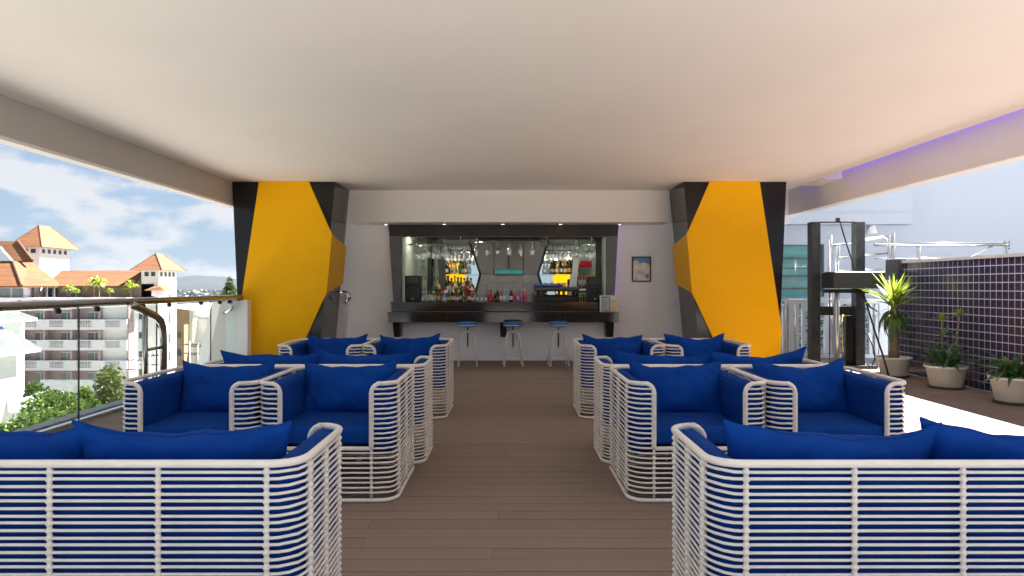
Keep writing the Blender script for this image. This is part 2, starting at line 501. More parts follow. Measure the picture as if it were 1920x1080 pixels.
# ---- yellow and black columns
def make_column(mirror):
    sx = -1 if mirror else 1
    lab = 'faceted yellow and black column at the right of the bar, beside the lift mast' if mirror else 'faceted yellow and black column at the left of the bar, beside the glass railing'
    root = empty('faceted_column', (0, 0, 0), 0, lab, 'column', 'yellow and black columns')
    yf, yb = 10.6, 11.55
    def X(v): return sx * v
    def ccw(q): return q if sx > 0 else [q[1], q[0], q[3], q[2]]
    bot = ccw([(X(-4.11), yf, 0), (X(-2.93), yf, 0), (X(-2.93), yb, 0), (X(-4.11), yb, 0)])
    top = ccw([(X(-4.235), yf, HC - 0.001), (X(-2.665), yf, HC - 0.001), (X(-2.665), yb, HC - 0.001), (X(-4.235), yb, HC - 0.001)])
    MB().hexa(bot, top).build('black_cladding', M['black'], root)
    e = 0.035
    def shell(poly, nrm):
        # panel standing e proud of the cladding
        n = Vector(nrm)
        a = [Vector(p) - n * 0.02 for p in poly]
        b = [Vector(p) + n * e for p in poly]
        k = len(poly)
        return a, b, k
    # front sheet wraps round the inner corner to the side
    xc = lambda z: -2.93 + (z / HC) * 0.265
    c1, c2 = 2.09, 1.21
    front = [(-3.816, HC - 0.002), (-3.058, HC - 0.002), (xc(c1) + e, c1), (xc(c2) + e, c2), (-3.34, 0.001), (-4.11, 0.001), (-4.155, 0.62)]
    if sx > 0: fr = front
    else: fr = [(-x, z) for x, z in reversed(front)]
    MB().prism_y(fr, yf - e, yf + 0.02).build('yellow_front_panel', M['yellow'], root)
    sA = [(xc(c1), yf + 0.021, c1), (xc(c2), yf + 0.021, c2), (xc(1.335), yb, 1.335), (xc(1.966), yb, 1.966)]
    vs = [(X(x - 0.02), y, z) for x, y, z in sA] + [(X(x + e), y, z) for x, y, z in sA]
    fs = [(0, 1, 2, 3), (7, 6, 5, 4)] + [(i, i + 4, (i + 1) % 4 + 4, (i + 1) % 4) for i in range(4)]
    if sx < 0: fs = [tuple(reversed(f)) for f in fs]
    MB().add(vs, fs).build('yellow_side_panel', M['yellow'], root)
    return root
colL = make_column(False)
colR = make_column(True)
# the matching pair at the other end of the terrace (seen in the bar mirrors)
c3 = dup(colL, (0, -3.4, 0), math.pi, 'far yellow and black column reflected in the right bar mirror')
c4 = dup(colR, (0, -3.4, 0), math.pi, 'far yellow and black column reflected in the left bar mirror')
tag(MB().box(-4.4, 5.05, -17.5, -13.0, HC, HC + 0.45).build('far_canopy_roof', M['plaster']), kind='structure')

# ---- back wall with the bar opening
wallroot = empty('bar_wall', (0, YW, 0), 0, 'white plastered wall around the bar opening', 'wall')
OX0, OX1, OZ0, OZ1 = -1.90, 1.70, 1.00, 2.18
for a in ((-4.2, OX0, 0, 2.40), (OX1, 4.75, 0, 2.40), (OX0, OX1, OZ1, 2.40), (OX0, OX1, 0, OZ0)):
    MB().box(a[0] + (0 if a[0] < -4 else 0.0), a[1], 0.0, 0.2, a[2], a[3] - 0.002).build('wall_panel', M['wall'], wallroot)
# downlights in the soffit
for i, px in enumerate((724, 833, 943, 1051, 1162)):
    x = PXx(px, 11.85)
    o = empty('downlight', (x, 11.85, 2.372), 0, ['small round downlight at the left end of the soffit over the bar', 'small round downlight in the soffit, second from the left', 'small round downlight in the soffit above the middle of the bar', 'small round downlight in the soffit, second from the right', 'small round downlight at the right end of the soffit over the bar'][i], 'downlight', 'downlights over the bar')
    MB().lathe([(0.052, -0.012), (0.055, 0.0), (0.04, -0.001)], n=14, caps=False).build('trim_ring', M['chrome'], o, True)
    MB().lathe([(0.022, -0.004), (0.018, -0.001)], n=12).build('lens', M['lamp'], o)

# only the rightmost lamp is visible; the others are added to brighten the bar
for i, (px, Yl) in enumerate(((790, 13.3), (900, 13.3), (1010, 13.3), (1109, 13.3))):
    o = empty('bar_lamp_and_fill', (PXx(px, Yl), Yl, 2.46), 0, ['added fill lamp in the bar ceiling above the left shelves', 'added fill lamp in the bar ceiling above the left mirror', 'added fill lamp in the bar ceiling above the cabinet right half', 'small lit lamp above the right bar shelves'][i], 'lamp', 'lamps inside the bar')
    MB().lathe([(0.06, -0.02), (0.065, 0.0), (0.05, -0.001)], n=12, caps=False).build('trim_ring', M['chrome'], o, True)
    MB().lathe([(0.048, -0.006), (0.04, -0.001)], n=12).build('lens', M['lamp_and_fill'], o)
# ---- bar room behind the opening
YR = 14.5
room = MB()
room.box(-1.95, -1.93, YW + 0.205, YR, 0, 2.45)
room.box(1.95, 1.97, YW + 0.205, YR, 0, 2.45)
tag(room.build('bar_side_walls', M['palegreen']), kind='structure')
tag(MB().box(-1.97, 1.99, YR + 0.002, YR + 0.1, 0, 2.46).build('bar_back_wall', M['palegreen']), kind='structure')
tag(MB().box(-1.97, 1.99, YW + 0.205, YR + 0.1, 2.462, 2.55).build('bar_ceiling', M['plaster']), kind='structure')
tag(MB().box(-1.92, 1.94, YW + 0.205, YR, -0.02, 0.0).build('bar_floor', M['dark']), kind='structure')

# ================================================================== THE BAR
bar = empty('bar_counter', (0, 0, 0), 0, 'dark granite bar counter with a lower drinking ledge on brackets', 'bar counter')
xs = [-2.05, -1.25, -0.42, 0.02, 0.62, 1.20, 1.828]
for a, b in zip(xs[:-1], xs[1:]):
    MB().box(a + 0.0015, b - 0.0015, 12.03, 12.155, 0.863, 1.001).build('riser_panel', M['granite'], bar)
MB().box(-2.06, 1.838, 12.0, 12.157, 1.003, 1.028).build('top_ledge', M['granite'], bar)
MB().box(OX0 + 0.004, OX1 - 0.004, 12.159, 12.72, 1.003, 1.028).build('counter_top', M['granite'], bar)
MB().box(-2.062, 1.852, 11.70, 12.028, 0.832, 0.861).build('ledge_top', M['granite'], bar)
xs = [-2.056, -1.05, -0.05, 0.95, 1.848]
for a, b in zip(xs[:-1], xs[1:]):
    MB().box(a + 0.001, b - 0.001, 11.72, 11.75, 0.694, 0.830).build('apron_panel', M['granite'], bar)
MB().box(-2.056, -2.03, 11.752, 12.15, 0.694, 0.830).build('apron_panel', M['granite'], bar)
MB().box(1.82, 1.848, 11.752, 12.15, 0.694, 0.830).build('apron_panel', M['granite'], bar)
for xa, xb, t in ((-2.0, -1.87, 0.02), (-0.155, -0.05, 0.0), (1.65, 1.79, 0.02)):
    d0 = t
    MB().hexa([(xa + d0, 11.9, 0.43), (xb - d0 * 0.4, 11.9, 0.43), (xb - d0 * 0.4, 12.155, 0.43), (xa + d0, 12.155, 0.43)],
              [(xa, 11.80, 0.829), (xb, 11.80, 0.829), (xb, 12.155, 0.829), (xa, 12.155, 0.829)]).build('bracket', M['frame_top'], bar)
led('led_strip', 'purple glow strip behind the left bracket of the bar', (-1.905, -1.892, 12.157, 12.159, 0.45, 0.69))

fr = empty('bar_surround', (0, 0, 0), 0, 'charcoal tapered surround framing the bar opening', 'surround')
MB().prism_y([(-2.095, 2.366), (1.892, 2.366), (1.878, 2.17), (-2.078, 2.17)][::-1], 12.0, 12.13).build('top_board', M['frame_top'], fr)
MB().prism_y([(-2.078, 2.168), (-1.872, 2.168), (-1.872, 1.03), (-2.01, 1.03)][::-1], 12.003, 12.13).build('side_board', M['frame_grey'], fr)
MB().prism_y([(1.672, 2.168), (1.878, 2.168), (1.818, 1.03), (1.672, 1.03)][::-1], 12.003, 12.13).build('side_board', M['frame_grey'], fr)
MB().box(-1.871, 1.671, 12.02, 12.12, 2.160, 2.169).build('inner_trim', M['frame_grey'], fr)
MB().box(1.640, 1.671, 12.02, 12.30, 1.03, 2.149).build('inner_trim', M['palegreen'], fr)
led('led_strip', 'purple backlight strip round the bar surround', (-2.08, 1.875, 12.135, 12.152, 2.340, 2.356))
led('led_strip', 'purple backlight strip down the right side of the bar surround')

# ---- back bar: hourglass cabinet, mirrors, black frame
bb = empty('back_bar_cabinet', (0, 0, 0), 0, 'grey hourglass shaped cabinet on the back wall of the bar', 'cabinet')
Yc = 14.2
def Z1(zx, zy, Y):      # helper: coordinates read in the enlarged view of the bar
    return P(720 + zx / 3.6, 400 + zy / 3.6, Y)
def poly(pts, Y): return [(Z1(a, b, Y).x, Z1(a, b, Y).z) for a, b in pts]
def up_panel(pts, m, name='door_panel', y=Yc, th=0.25):
    MB().prism_y(poly(pts, y)[::-1], y, y + th).build(name, m, bb)
up_panel([(575, 185), (740, 185), (740, 409), (650, 409)], M['cab'])
up_panel([(744, 185), (838, 185), (838, 379), (744, 379)], M['cab'])
up_panel([(843, 185), (938, 185), (938, 379), (843, 379)], M['cab'])
up_panel([(943, 185), (1110, 185), (1040, 409), (943, 409)], M['cab'])
up_panel([(748, 381), (937, 381), (937, 409), (748, 409)], M['teal'], 'teal_panel', Yc - 0.03)
up_panel([(836, 270), (846, 270), (846, 378), (836, 378)], M['dark'], 'handle_slot', Yc - 0.02, 0.018)
rows = [(412, 468), (470, 545), (547, 625)]
edgeL = lambda zy: 650 - (zy - 410) * (50 / 190.0)
edgeR = lambda zy: 1040 + (zy - 410) * (65 / 190.0)
for za, zb in rows:
    cuts = [None, 700, 775, 850, 935, 1000, None]
    for i in range(6):
        a, b = cuts[i], cuts[i + 1]
        p = [(edgeL(za) if a is None else a + 0.8, za), (edgeR(za) if b is None else b - 0.8, za), (edgeR(zb) if b is None else b - 0.8, zb), (edgeL(zb) if a is None else a + 0.8, zb)]
        up_panel(p, M['cab_low'], 'tile', Yc + 0.01)
# black edging of the hourglass
for pts in ([(575, 185), (650, 410), (600, 600)], [(1110, 185), (1040, 410), (1105, 600)]):
    MB().tube([Z1(a, b, Yc - 0.01) for a, b in pts], 0.022, 4).build('edge_trim', M['dark'], bb)
MB().box(-1.66, 1.83, 14.28, 14.48, 2.285, 2.40).build('header', M['dark'], bb)
MB().box(-1.68, -1.60, 14.2, 14.45, 0, 2.40).build('side_post', M['dark'], bb)
MB().box(1.80, 1.90, 14.2, 14.45, 0, 2.40).build('side_post', M['dark'], bb)
for zx0, zx1, nm in ((370, 640, 'mirror behind the bottles left of the grey cabinet'), (1050, 1310, 'mirror behind the bottles right of the grey cabinet')):
    a, b = Z1(zx0, 0, 14.46).x, Z1(zx1, 0, 14.46).x
    r = empty('bar_mirror', ((a + b) / 2, 14.46, 0.9), 0, nm, 'mirror', 'bar mirrors')
    h = (b - a) / 2
    MB().box(-h, h, 0, 0.012, 0, 0.622).build('pane', M['mirror'], r)
    MB().box(-h, h, 0, 0.012, 0.626, 1.40).build('pane', M['mirror'], r)
# slanted posts between mirror and open shelves
for pts, m, lab in (([(372, 190), (405, 600)], M['steel_panel'], 'slanted dark post between left shelves and mirror'), ([(1300, 270), (1270, 595)], M['silver'], 'slanted silver post between right mirror and shelves')):
    p0, p1 = Z1(*pts[0], 14.32), Z1(*pts[1], 14.32)
    w = 0.06
    o = MB().hexa([(p1.x - w, 14.28, p1.z), (p1.x + w, 14.28, p1.z), (p1.x + w, 14.4, p1.z), (p1.x - w, 14.4, p1.z)],
                  [(p0.x - w, 14.28, p0.z), (p0.x + w, 14.28, p0.z), (p0.x + w, 14.4, p0.z), (p0.x - w, 14.4, p0.z)]).build('slanted_post', m)
    tag(o, lab, 'post')

# ---- bottles
cols = {'dark': (0.012, 0.014, 0.012), 'green': (0.02, 0.16, 0.03), 'amber': (0.22, 0.09, 0.015), 'clear': (0.62, 0.66, 0.64), 'red': (0.5, 0.012, 0.02),
        'pink': (0.65, 0.10, 0.22), 'sky': (0.25, 0.50, 0.66), 'violet': (0.22, 0.15, 0.42), 'white': (0.75, 0.74, 0.7), 'yellow': (0.7, 0.5, 0.03), 'blue': (0.03, 0.10, 0.35), 'silver': (0.5, 0.5, 0.5)}
BM_ = {k: mat('bottle_' + k, c, 0.12, spec=0.6, var=0.15, vscale=20) for k, c in cols.items()}
BM_['clear'] = glassmat('bottle_clear_glass', (0.80, 0.86, 0.84), 0.2)
prof = {
    'spirit': [(0.034, 0), (0.036, 0.01), (0.036, 0.16), (0.030, 0.185), (0.014, 0.205), (0.0125, 0.25), (0.014, 0.27)],
    'wine': [(0.035, 0), (0.037, 0.01), (0.037, 0.18), (0.030, 0.205), (0.014, 0.24), (0.013, 0.29), (0.015, 0.31)],
    'pop': [(0.029, 0), (0.031, 0.01), (0.031, 0.12), (0.024, 0.15), (0.0135, 0.175), (0.0125, 0.215), (0.014, 0.23)],
    'squat': [(0.045, 0), (0.05, 0.02), (0.05, 0.09), (0.03, 0.12), (0.014, 0.135), (0.013, 0.18), (0.018, 0.2)],
    'can': [(0.028, 0), (0.033, 0.008), (0.033, 0.108), (0.027, 0.12)],
    'tumbler': [(0.026, 0), (0.033, 0.11)],
    'mini': [(0.026, 0), (0.027, 0.01), (0.027, 0.09), (0.011, 0.12), (0.011, 0.15)],
}
_bm = {}
def bottle_mesh(kind, c, lc, cc):
    key = (kind, c, lc, cc)
    if key in _bm: return _bm[key]
    m = MB()
    pr = prof[kind]
    m.lathe(pr, n=10)
    top = pr[-1][1]
    if lc:
        m.mi = 1
        r = max(p[0] for p in pr) + 0.0012
        lo, hi = top * 0.16, top * 0.44
        if kind == 'can': lo, hi = top * 0.2, top * 0.75
        m.lathe([(r, lo), (r, hi)], n=10, caps=False)
    if cc:
        m.mi = 2
        rt = pr[-1][0] + 0.0015
        m.lathe([(rt, top - 0.03), (rt, top + 0.006)], n=8)
    me = m.mesh('bottle_' + kind, [BM_[c], BM_[lc or c], BM_[cc or c]], True)
    _bm[key] = me
    return me
def bottle(kind, c, lc, cc, x, y, z, label, group, name='bottle', s=1.0, cat=None):
    o = obj_from(name, bottle_mesh(kind, c, lc, cc), None, (x, y, z), (0, 0, random.uniform(0, 6)), (s, s, s))
    return tag(o, label, cat or name, group)
CT = 1.0285
def cpx(zx, Y=12.22): return PXx(720 + zx / 3.6, Y)
G = 'bottles lined up on the bar counter'
seq = [(262, 'pop', 'clear', 'white', 'silver'), (285, 'spirit', 'clear', None, 'silver'), (303, 'pop', 'clear', 'silver', None), (325, 'spirit', 'clear', 'white', 'silver'), (345, 'pop', 'clear', None, 'green'),
       (370, 'spirit', 'amber', 'yellow', 'red'), (391, 'pop', 'violet', None, 'silver'), (411, 'squat', 'sky', 'white', 'white'), (437, 'spirit', 'green', 'yellow', 'dark'), (458, 'wine', 'dark', 'white', 'yellow'),
       (478, 'spirit', 'amber', 'white', 'dark'), (497, 'spirit', 'green', 'white', 'red'), (516, 'wine', 'dark', 'yellow', 'dark'), (536, 'spirit', 'clear', 'green', 'dark'), (556, 'spirit', 'amber', 'red', 'dark'), (576, 'spirit', 'dark', 'white', 'red'), (596, 'pop', 'red', 'white', 'silver')]
names = {'clear': 'clear glass', 'amber': 'amber', 'violet': 'violet', 'sky': 'pale blue', 'green': 'green', 'dark': 'dark', 'red': 'red', 'pink': 'pink', 'white': 'white', 'yellow': 'yellow', 'silver': 'silver', 'blue': 'blue'}
ords = ['first', 'second', 'third', 'fourth', 'fifth', 'sixth', 'seventh', 'eighth', 'ninth', 'tenth', 'eleventh', 'twelfth', 'thirteenth', 'fourteenth', 'fifteenth', 'sixteenth', 'seventeenth', 'eighteenth']
for i, (zx, k, c, lc, cc) in enumerate(seq):
    bottle(k, c, lc, cc, cpx(zx), 12.22 + random.uniform(-0.03, 0.05), CT, '%s bottle on the bar counter, %s right of the left speaker' % (names[c], ords[i]), G, s=random.uniform(0.72, 0.9))
for i, (zx, k, c, lc, cc) in enumerate([(272, 'wine', 'clear', 'white', 'silver'), (312, 'wine', 'green', 'white', 'dark'), (356, 'wine', 'dark', 'red', 'red'), (400, 'spirit', 'amber', 'white', 'dark'), (446, 'wine', 'clear', 'silver', 'white'), (487, 'wine', 'amber', 'yellow', 'yellow'), (526, 'wine', 'green', 'red', 'dark'), (566, 'wine', 'dark', 'white', 'silver'), (610, 'spirit', 'clear', 'white', 'red')]):
    bottle(k, c, lc, cc, cpx(zx, 12.42), 12.42, CT, '%s bottle in the rear counter row, %s from the left speaker' % (names[c], ords[i]), 'rear row of bottles on the bar counter', s=random.uniform(0.8, 0.95))
for i, zx in enumerate((633, 660, 688)):
    bottle('pop', 'clear', 'white', 'silver', cpx(zx), 12.22, CT, 'clear bottle left of the red bottle on the bar counter', G, s=0.75)
bottle('squat', 'red', None, 'red', cpx(720), 12.2, CT, 'squat bright red bottle at the middle of the bar counter', G)
bottle('pop', 'dark', 'green', 'dark', cpx(748), 12.22, CT, 'small dark bottle just right of the squat red bottle', G, s=0.7)
for i, (zx, c, lc) in enumerate([(766, 'dark', 'green'), (790, 'pink', 'white'), (813, 'sky', 'white'), (836, 'sky', 'silver'), (858, 'dark', 'white'), (881, 'pink', 'red'), (903, 'violet', 'sky'), (928, 'pink', 'violet'), (950, 'pink', 'red')]):
    bottle('pop', c, lc, 'white' if c != 'dark' else 'silver', cpx(zx), 12.2, CT, '%s bottle, %s from left in the bright row at mid counter' % (names[c], ords[i]), 'row of bright bottles at the middle of the counter', s=1.0)

# back shelves with bottles
def shelf(zx0, zx1, zy, label, Y=14.3, d=0.2):
    a, b = Z1(zx0, zy, Y), Z1(zx1, zy, Y)
    o = MB().box(a.x, b.x, Y - d / 2 - 0.01, Y + d / 2, a.z - 0.012, a.z - 0.001).build('glass_shelf', M['shelf_glass'])
    tag(o, label, 'shelf', 'back bar shelves')
    return a.z
def row(zxs, Y, z, kinds, group, where, s=0.95, nm='bottle'):
    for i, zx in enumerate(zxs):
        k, c, lc, cc = kinds[i % len(kinds)]
        lab = '%s %s %s' % (names[c], nm, where)
        bottle(k, c, lc, cc, PXx(720 + zx / 3.6, Y), Y + random.uniform(-0.04, 0.04), z, lab, group, nm, s * random.uniform(0.92, 1.06), nm)
z = shelf(248, 372, 366, 'top glass shelf left of the left bar mirror')
row([318], 14.3, z, [('wine', 'dark', None, 'dark')], 'left shelf bottles', 'standing alone on the top left shelf', 1.15)
row([262], 14.3, z, [('tumbler', 'clear', None, None)], 'left shelf glasses', 'on the top left shelf', 1.2, 'glass')
z = shelf(248, 380, 450, 'middle glass shelf left of the left bar mirror')
row([258, 278, 298, 318, 338, 358], 14.3, z, [('mini', 'dark', 'silver', None)], 'small bottles on the middle left shelf', 'on the middle left shelf', 0.55)
z = shelf(248, 385, 545, 'low glass shelf left of the left bar mirror')
row([255, 272, 289, 306, 323, 340, 358], 14.3, z, [('mini', 'clear', 'white', 'silver'), ('mini', 'green', 'white', None)], 'small bottles on the low left shelf', 'on the low left shelf', 0.95)
row([372], 14.3, z, [('spirit', 'yellow', 'dark', 'dark')], 'left shelf bottles', 'at the right end of the low left shelf', 1.0)
z = shelf(402, 640, 411, 'upper glass shelf across the left bar mirror')
row([425, 476, 550], 14.3, z, [('spirit', 'dark', 'white', 'dark'), ('spirit', 'clear', 'silver', 'green'), ('spirit', 'amber', 'white', 'dark')], 'upper left mirror bottles', 'on the upper shelf of the left mirror')
row([511], 14.3, z, [('wine', 'green', None, 'dark')], 'upper left mirror bottles', 'on the upper shelf of the left mirror', 0.95)
row([452, 530, 575], 14.38, z, [('spirit', 'clear', 'white', 'red'), ('wine', 'dark', 'white', 'red'), ('spirit', 'clear', 'white', 'silver')], 'upper left mirror rear bottles', 'in the rear row of the upper left mirror shelf', 0.85)
z = shelf(402, 600, 300, 'top glass shelf across the left bar mirror')
row([415, 438, 462, 486, 510, 535, 560, 585], 14.3, z, [('tumbler', 'clear', None, None), ('squat', 'amber', 'red', 'dark'), ('tumbler', 'white', None, None), ('mini', 'red', 'white', 'dark')], 'top left mirror shelf', 'on the top shelf of the left mirror', 0.95, 'vessel')
z = shelf(1085, 1290, 296, 'top glass shelf across the right bar mirror')
row([1098, 1122, 1146, 1170, 1195, 1220, 1246, 1270], 14.3, z, [('tumbler', 'clear', None, None), ('tumbler', 'white', None, None), ('mini', 'amber', 'red', 'dark')], 'top right mirror shelf', 'on the top shelf of the right mirror', 0.95, 'vessel')
z = shelf(402, 632, 545, 'lower glass shelf across the left bar mirror')
row([418, 443, 465, 487, 508, 530, 552, 574, 596], 14.3, z, [('squat', 'red', 'white', 'dark'), ('spirit', 'clear', 'silver', 'dark'), ('squat', 'clear', 'white', None), ('spirit', 'silver', 'dark', 'white'), ('squat', 'amber', 'yellow', 'dark'), ('spirit', 'clear', 'white', 'yellow'), ('spirit', 'amber', 'red', 'dark'), ('spirit', 'amber', 'white', 'red'), ('squat', 'white', 'red', 'dark')], 'lower left mirror bottles', 'on the lower shelf of the left mirror', 0.95)
row([430, 454, 476, 498, 519, 541, 563, 585], 14.39, z, [('wine', 'dark', 'white', 'red'), ('spirit', 'amber', 'yellow', 'dark'), ('wine', 'clear', 'white', 'silver'), ('wine', 'green', 'yellow', 'dark'), ('wine', 'amber', 'white', 'dark'), ('spirit', 'clear', 'red', 'red'), ('wine', 'dark', 'yellow', 'yellow'), ('spirit', 'silver', 'white', 'dark')], 'lower left mirror rear bottles', 'in the rear row of the lower left mirror shelf', 1.15)
z = shelf(1055, 1290, 411, 'upper glass shelf across the right bar mirror')
row([1140, 1165, 1196, 1222, 1248], 14.3, z, [('spirit', 'dark', 'yellow', 'dark'), ('spirit', 'clear', 'white', 'silver'), ('wine', 'dark', 'white', 'dark'), ('spirit', 'amber', 'white', 'yellow'), ('wine', 'dark', 'yellow', 'yellow')], 'upper right mirror bottles', 'on the upper shelf of the right mirror')
row([1082, 1104, 1128, 1152, 1182, 1210, 1236, 1262], 14.39, z, [('spirit', 'clear', 'white', 'silver'), ('squat', 'clear', None, 'silver'), ('spirit', 'amber', 'white', 'dark'), ('wine', 'dark', 'red', 'dark')], 'upper right mirror rear bottles', 'in the rear row of the upper right mirror shelf', 0.9)
z = shelf(1075, 1290, 508, 'lower glass shelf across the right bar mirror')
row([1090, 1112, 1134, 1156, 1178, 1200, 1222], 14.3, z, [('tumbler', 'clear', None, None), ('tumbler', 'white', None, None)], 'glasses on the lower right mirror shelf', 'on the lower shelf of the right mirror', 1.15, 'glass')
z = shelf(1308, 1440, 362, 'top glass shelf right of the right bar mirror')
row([1328, 1344, 1360, 1376, 1392], 14.3, z, [('can', 'red', None, None)], 'red cans on the top right shelf', 'in the row on the top right shelf', 1.05, 'can')
z = shelf(1308, 1445, 449, 'second glass shelf right of the right bar mirror')
row([1316, 1331, 1346, 1361, 1376, 1391, 1406, 1421], 14.3, z, [('pop', 'red', 'amber', 'dark')] * 4 + [('pop', 'amber', 'yellow', 'yellow')] * 4, 'bottles on the second right shelf', 'on the second right shelf', 0.55)
z = shelf(1300, 1445, 532, 'third glass shelf right of the right bar mirror')
row([1308, 1325, 1342, 1359], 14.3, z, [('pop', 'dark', 'white', 'red')], 'bottles on the third right shelf', 'on the third right shelf', 0.78)
z = shelf(1295, 1445, 597, 'lowest glass shelf right of the right bar mirror')
row([1298, 1314, 1330, 1346, 1362], 14.3, z, [('pop', 'dark', 'red', 'dark')], 'bottles on the lowest right shelf', 'on the lowest right shelf', 0.62)
# coffee machine at the right mirror
cm = empty('coffee_machine', (PXx(720 + 1163 / 3.6, 13.9), 13.9, 1.0), 0, 'dark coffee machine with a blue top panel under the right mirror', 'coffee machine')
MB().rbox(-0.42, 0.42, -0.15, 0.2, 0.0, 0.12, 0.02).build('base', M['dark'], cm)
MB().rbox(-0.45, 0.45, -0.2, 0.2, 0.2, 0.3, 0.03).build('body', M['steel_panel'], cm)
MB().rbox(-0.46, 0.12, -0.21, 0.2, 0.301, 0.345, 0.015).build('top_panel', BM_['blue'], cm)
for x in (-0.22, 0.14):
    MB().lathe([(0.03, 0.12), (0.03, 0.2)], cx=x, cy=-0.1).build('group_head', M['chrome'], cm, True)
for x in (-0.36, 0.36): MB().box(x - 0.03, x + 0.03, 0.05, 0.18, 0.12, 0.2).build('post', M['dark'], cm)
tag(MB().box(-1.9, 1.9, 13.7, 14.19, 0.93, 0.99).build('back_counter', M['granite']), 'dark back counter below the mirrors and shelves', 'counter')

# ---- hanging stemware on racks
gp = [(0.033, 0.0), (0.006, -0.006), (0.004, -0.085), (0.018, -0.10), (0.036, -0.135), (0.036, -0.16), (0.030, -0.195)]
gl_mesh = MB().lathe(gp, n=9, caps=False).mesh('hanging_wine_glass', M['glass_clear'], True)
gl_mesh2 = MB().lathe([(0.03, 0), (0.006, -0.005), (0.0045, -0.07), (0.02, -0.09), (0.024, -0.15), (0.02, -0.21)], n=9, caps=False).mesh('hanging_flute', M['glass_clear'], True)
def rack(zx0, zx1, zy, Y, label, hang):
    a, b = Z1(zx0, zy, Y), Z1(zx1, zy, Y)
    o = empty('glass_rack', (0, 0, 0), 0, label, 'glass rack', 'hanging glass racks')
    for dy in (-0.16, 0.0, 0.16):
        MB().tube([(a.x, Y + dy, a.z), (b.x, Y + dy, b.z)], 0.006, 5).build('rod', M['chrome'], o)
    for zx in hang:
        x = Z1(zx, zy, Y).x
        MB().tube([(x, Y, a.z), (x, Y, 2.46)], 0.005, 5).build('hanger', M['chrome'], o)
    return a.z
rg = random.Random(5)
def hang(zxs, Y, z, label, group):
    for zx in zxs:
        for dy in (-0.16, 0.0, 0.16):
            o = obj_from('hanging_glass', gl_mesh if rg.random() < 0.65 else gl_mesh2, None, (Z1(zx, 0, Y).x + rg.uniform(-0.01, 0.01), Y + dy, z - 0.007), (rg.uniform(-0.06, 0.06), rg.uniform(-0.06, 0.06), 0), (1.12, 1.12, rg.uniform(1.05, 1.3)))
            tag(o, label, 'glass', group)
z = rack(165, 575, 213, 12.75, 'chrome rack of hanging glasses over the left of the bar', (215, 515))
hang([225, 250, 275, 300, 340, 365, 400, 432, 458, 484, 510, 540], 12.75, z, 'stemmed glass hanging upside down from the left rack', 'glasses on the left rack')
z = rack(570, 1005, 192, 12.95, 'chrome rack of hanging glasses over the middle of the bar', (632, 985))
hang([625, 700, 770, 845, 920, 1000], 12.95, z, 'stemmed glass hanging upside down from the middle rack', 'glasses on the middle rack')
z = rack(1045, 1425, 212, 12.75, 'chrome rack of hanging glasses over the right of the bar', (1098, 1400))
hang([1115, 1140, 1165, 1190, 1218, 1270, 1295, 1320, 1360, 1385, 1408], 12.75, z, 'stemmed glass hanging upside down from the right rack', 'glasses on the right rack')

# ---- loudspeakers
def speaker(zx0, zx1, zy0, zy1, label):
    Y = 12.3
    a, b = Z1(zx0, zy0, Y), Z1(zx1, zy1, Y)
    w, h = b.x - a.x, a.z - CT
    o = empty('loudspeaker', ((a.x + b.x) / 2, Y, CT), 0, label, 'speaker', 'loudspeakers on the bar')
    MB().rbox(-w / 2, w / 2, 0, 0.26, 0.001, h, 0.02).build('cabinet', M['rubber'], o)
    MB().lathe([(w * 0.42, 0), (w * 0.36, 0.012), (w * 0.33, 0.0), (w * 0.1, -0.03), (0.001, -0.02)], n=24, caps=False).build('woofer', M['steel_panel'], o, True)
    wf = o.children[-1]; wf.rotation_euler = (R(90), 0, 0); wf.location = (0, -0.001, h * 0.38)
    MB().hexa([(-w * 0.38, -0.006, h * 0.70), (w * 0.38, -0.006, h * 0.70), (w * 0.2, 0.004, h * 0.76), (-w * 0.2, 0.004, h * 0.76)],
              [(-w * 0.38, -0.006, h * 0.95), (w * 0.38, -0.006, h * 0.95), (w * 0.2, 0.004, h * 0.89), (-w * 0.2, 0.004, h * 0.89)]).build('horn', M['steel_panel'], o)
    MB().box(-0.012, 0.012, -0.004, 0.002, h * 0.08, h * 0.16).build('badge', M['white_metal'], o)
speaker(140, 245, 420, 598, 'black loudspeaker on the left end of the bar counter')
speaker(1372, 1476, 428, 595, 'black loudspeaker on the right end of the bar counter')

# ---- menu stand on the ledge
def printmat(name, c1, c2, scale, stretch):
    m = mat(name, c1, 0.4, var=0.1, vscale=scale, col2=c2, vstretch=stretch)
    return m
ms = empty('menu_stand', (PXx(1141, 11.85), 11.85, 0.862), 0, 'white framed menu stand at the right end of the bar ledge', 'menu stand')
MB().rbox(-0.15, 0.15, 0, 0.025, 0.0, 0.285, 0.008).build('frame', mat('pale_aqua_frame', (0.62, 0.74, 0.74), 0.4), ms)
MB().rbox(-0.115, 0.025, -0.006, 0.004, 0.02, 0.262, 0.003).build('dark_border', M['dark'], ms)
MB().box(-0.105, 0.015, -0.009, 0.0, 0.032, 0.245).build('printed_sheet', printmat('pale_blue_print', (0.35, 0.47, 0.56), (0.68, 0.72, 0.72), 22, (1, 1, 3)), ms)
MB().box(0.035, 0.125, -0.006, 0.004, 0.015, 0.215).build('orange_sheet', printmat('orange_print', (0.75, 0.42, 0.12), (0.82, 0.66, 0.40), 14, (0.4, 1, 6)), ms)
for i in range(7):
    MB().box(-0.095, 0.005 - 0.02 * (i % 3), -0.0105, -0.0085, 0.06 + i * 0.024, 0.068 + i * 0.024).build('text_line', M['steel_panel'], ms)

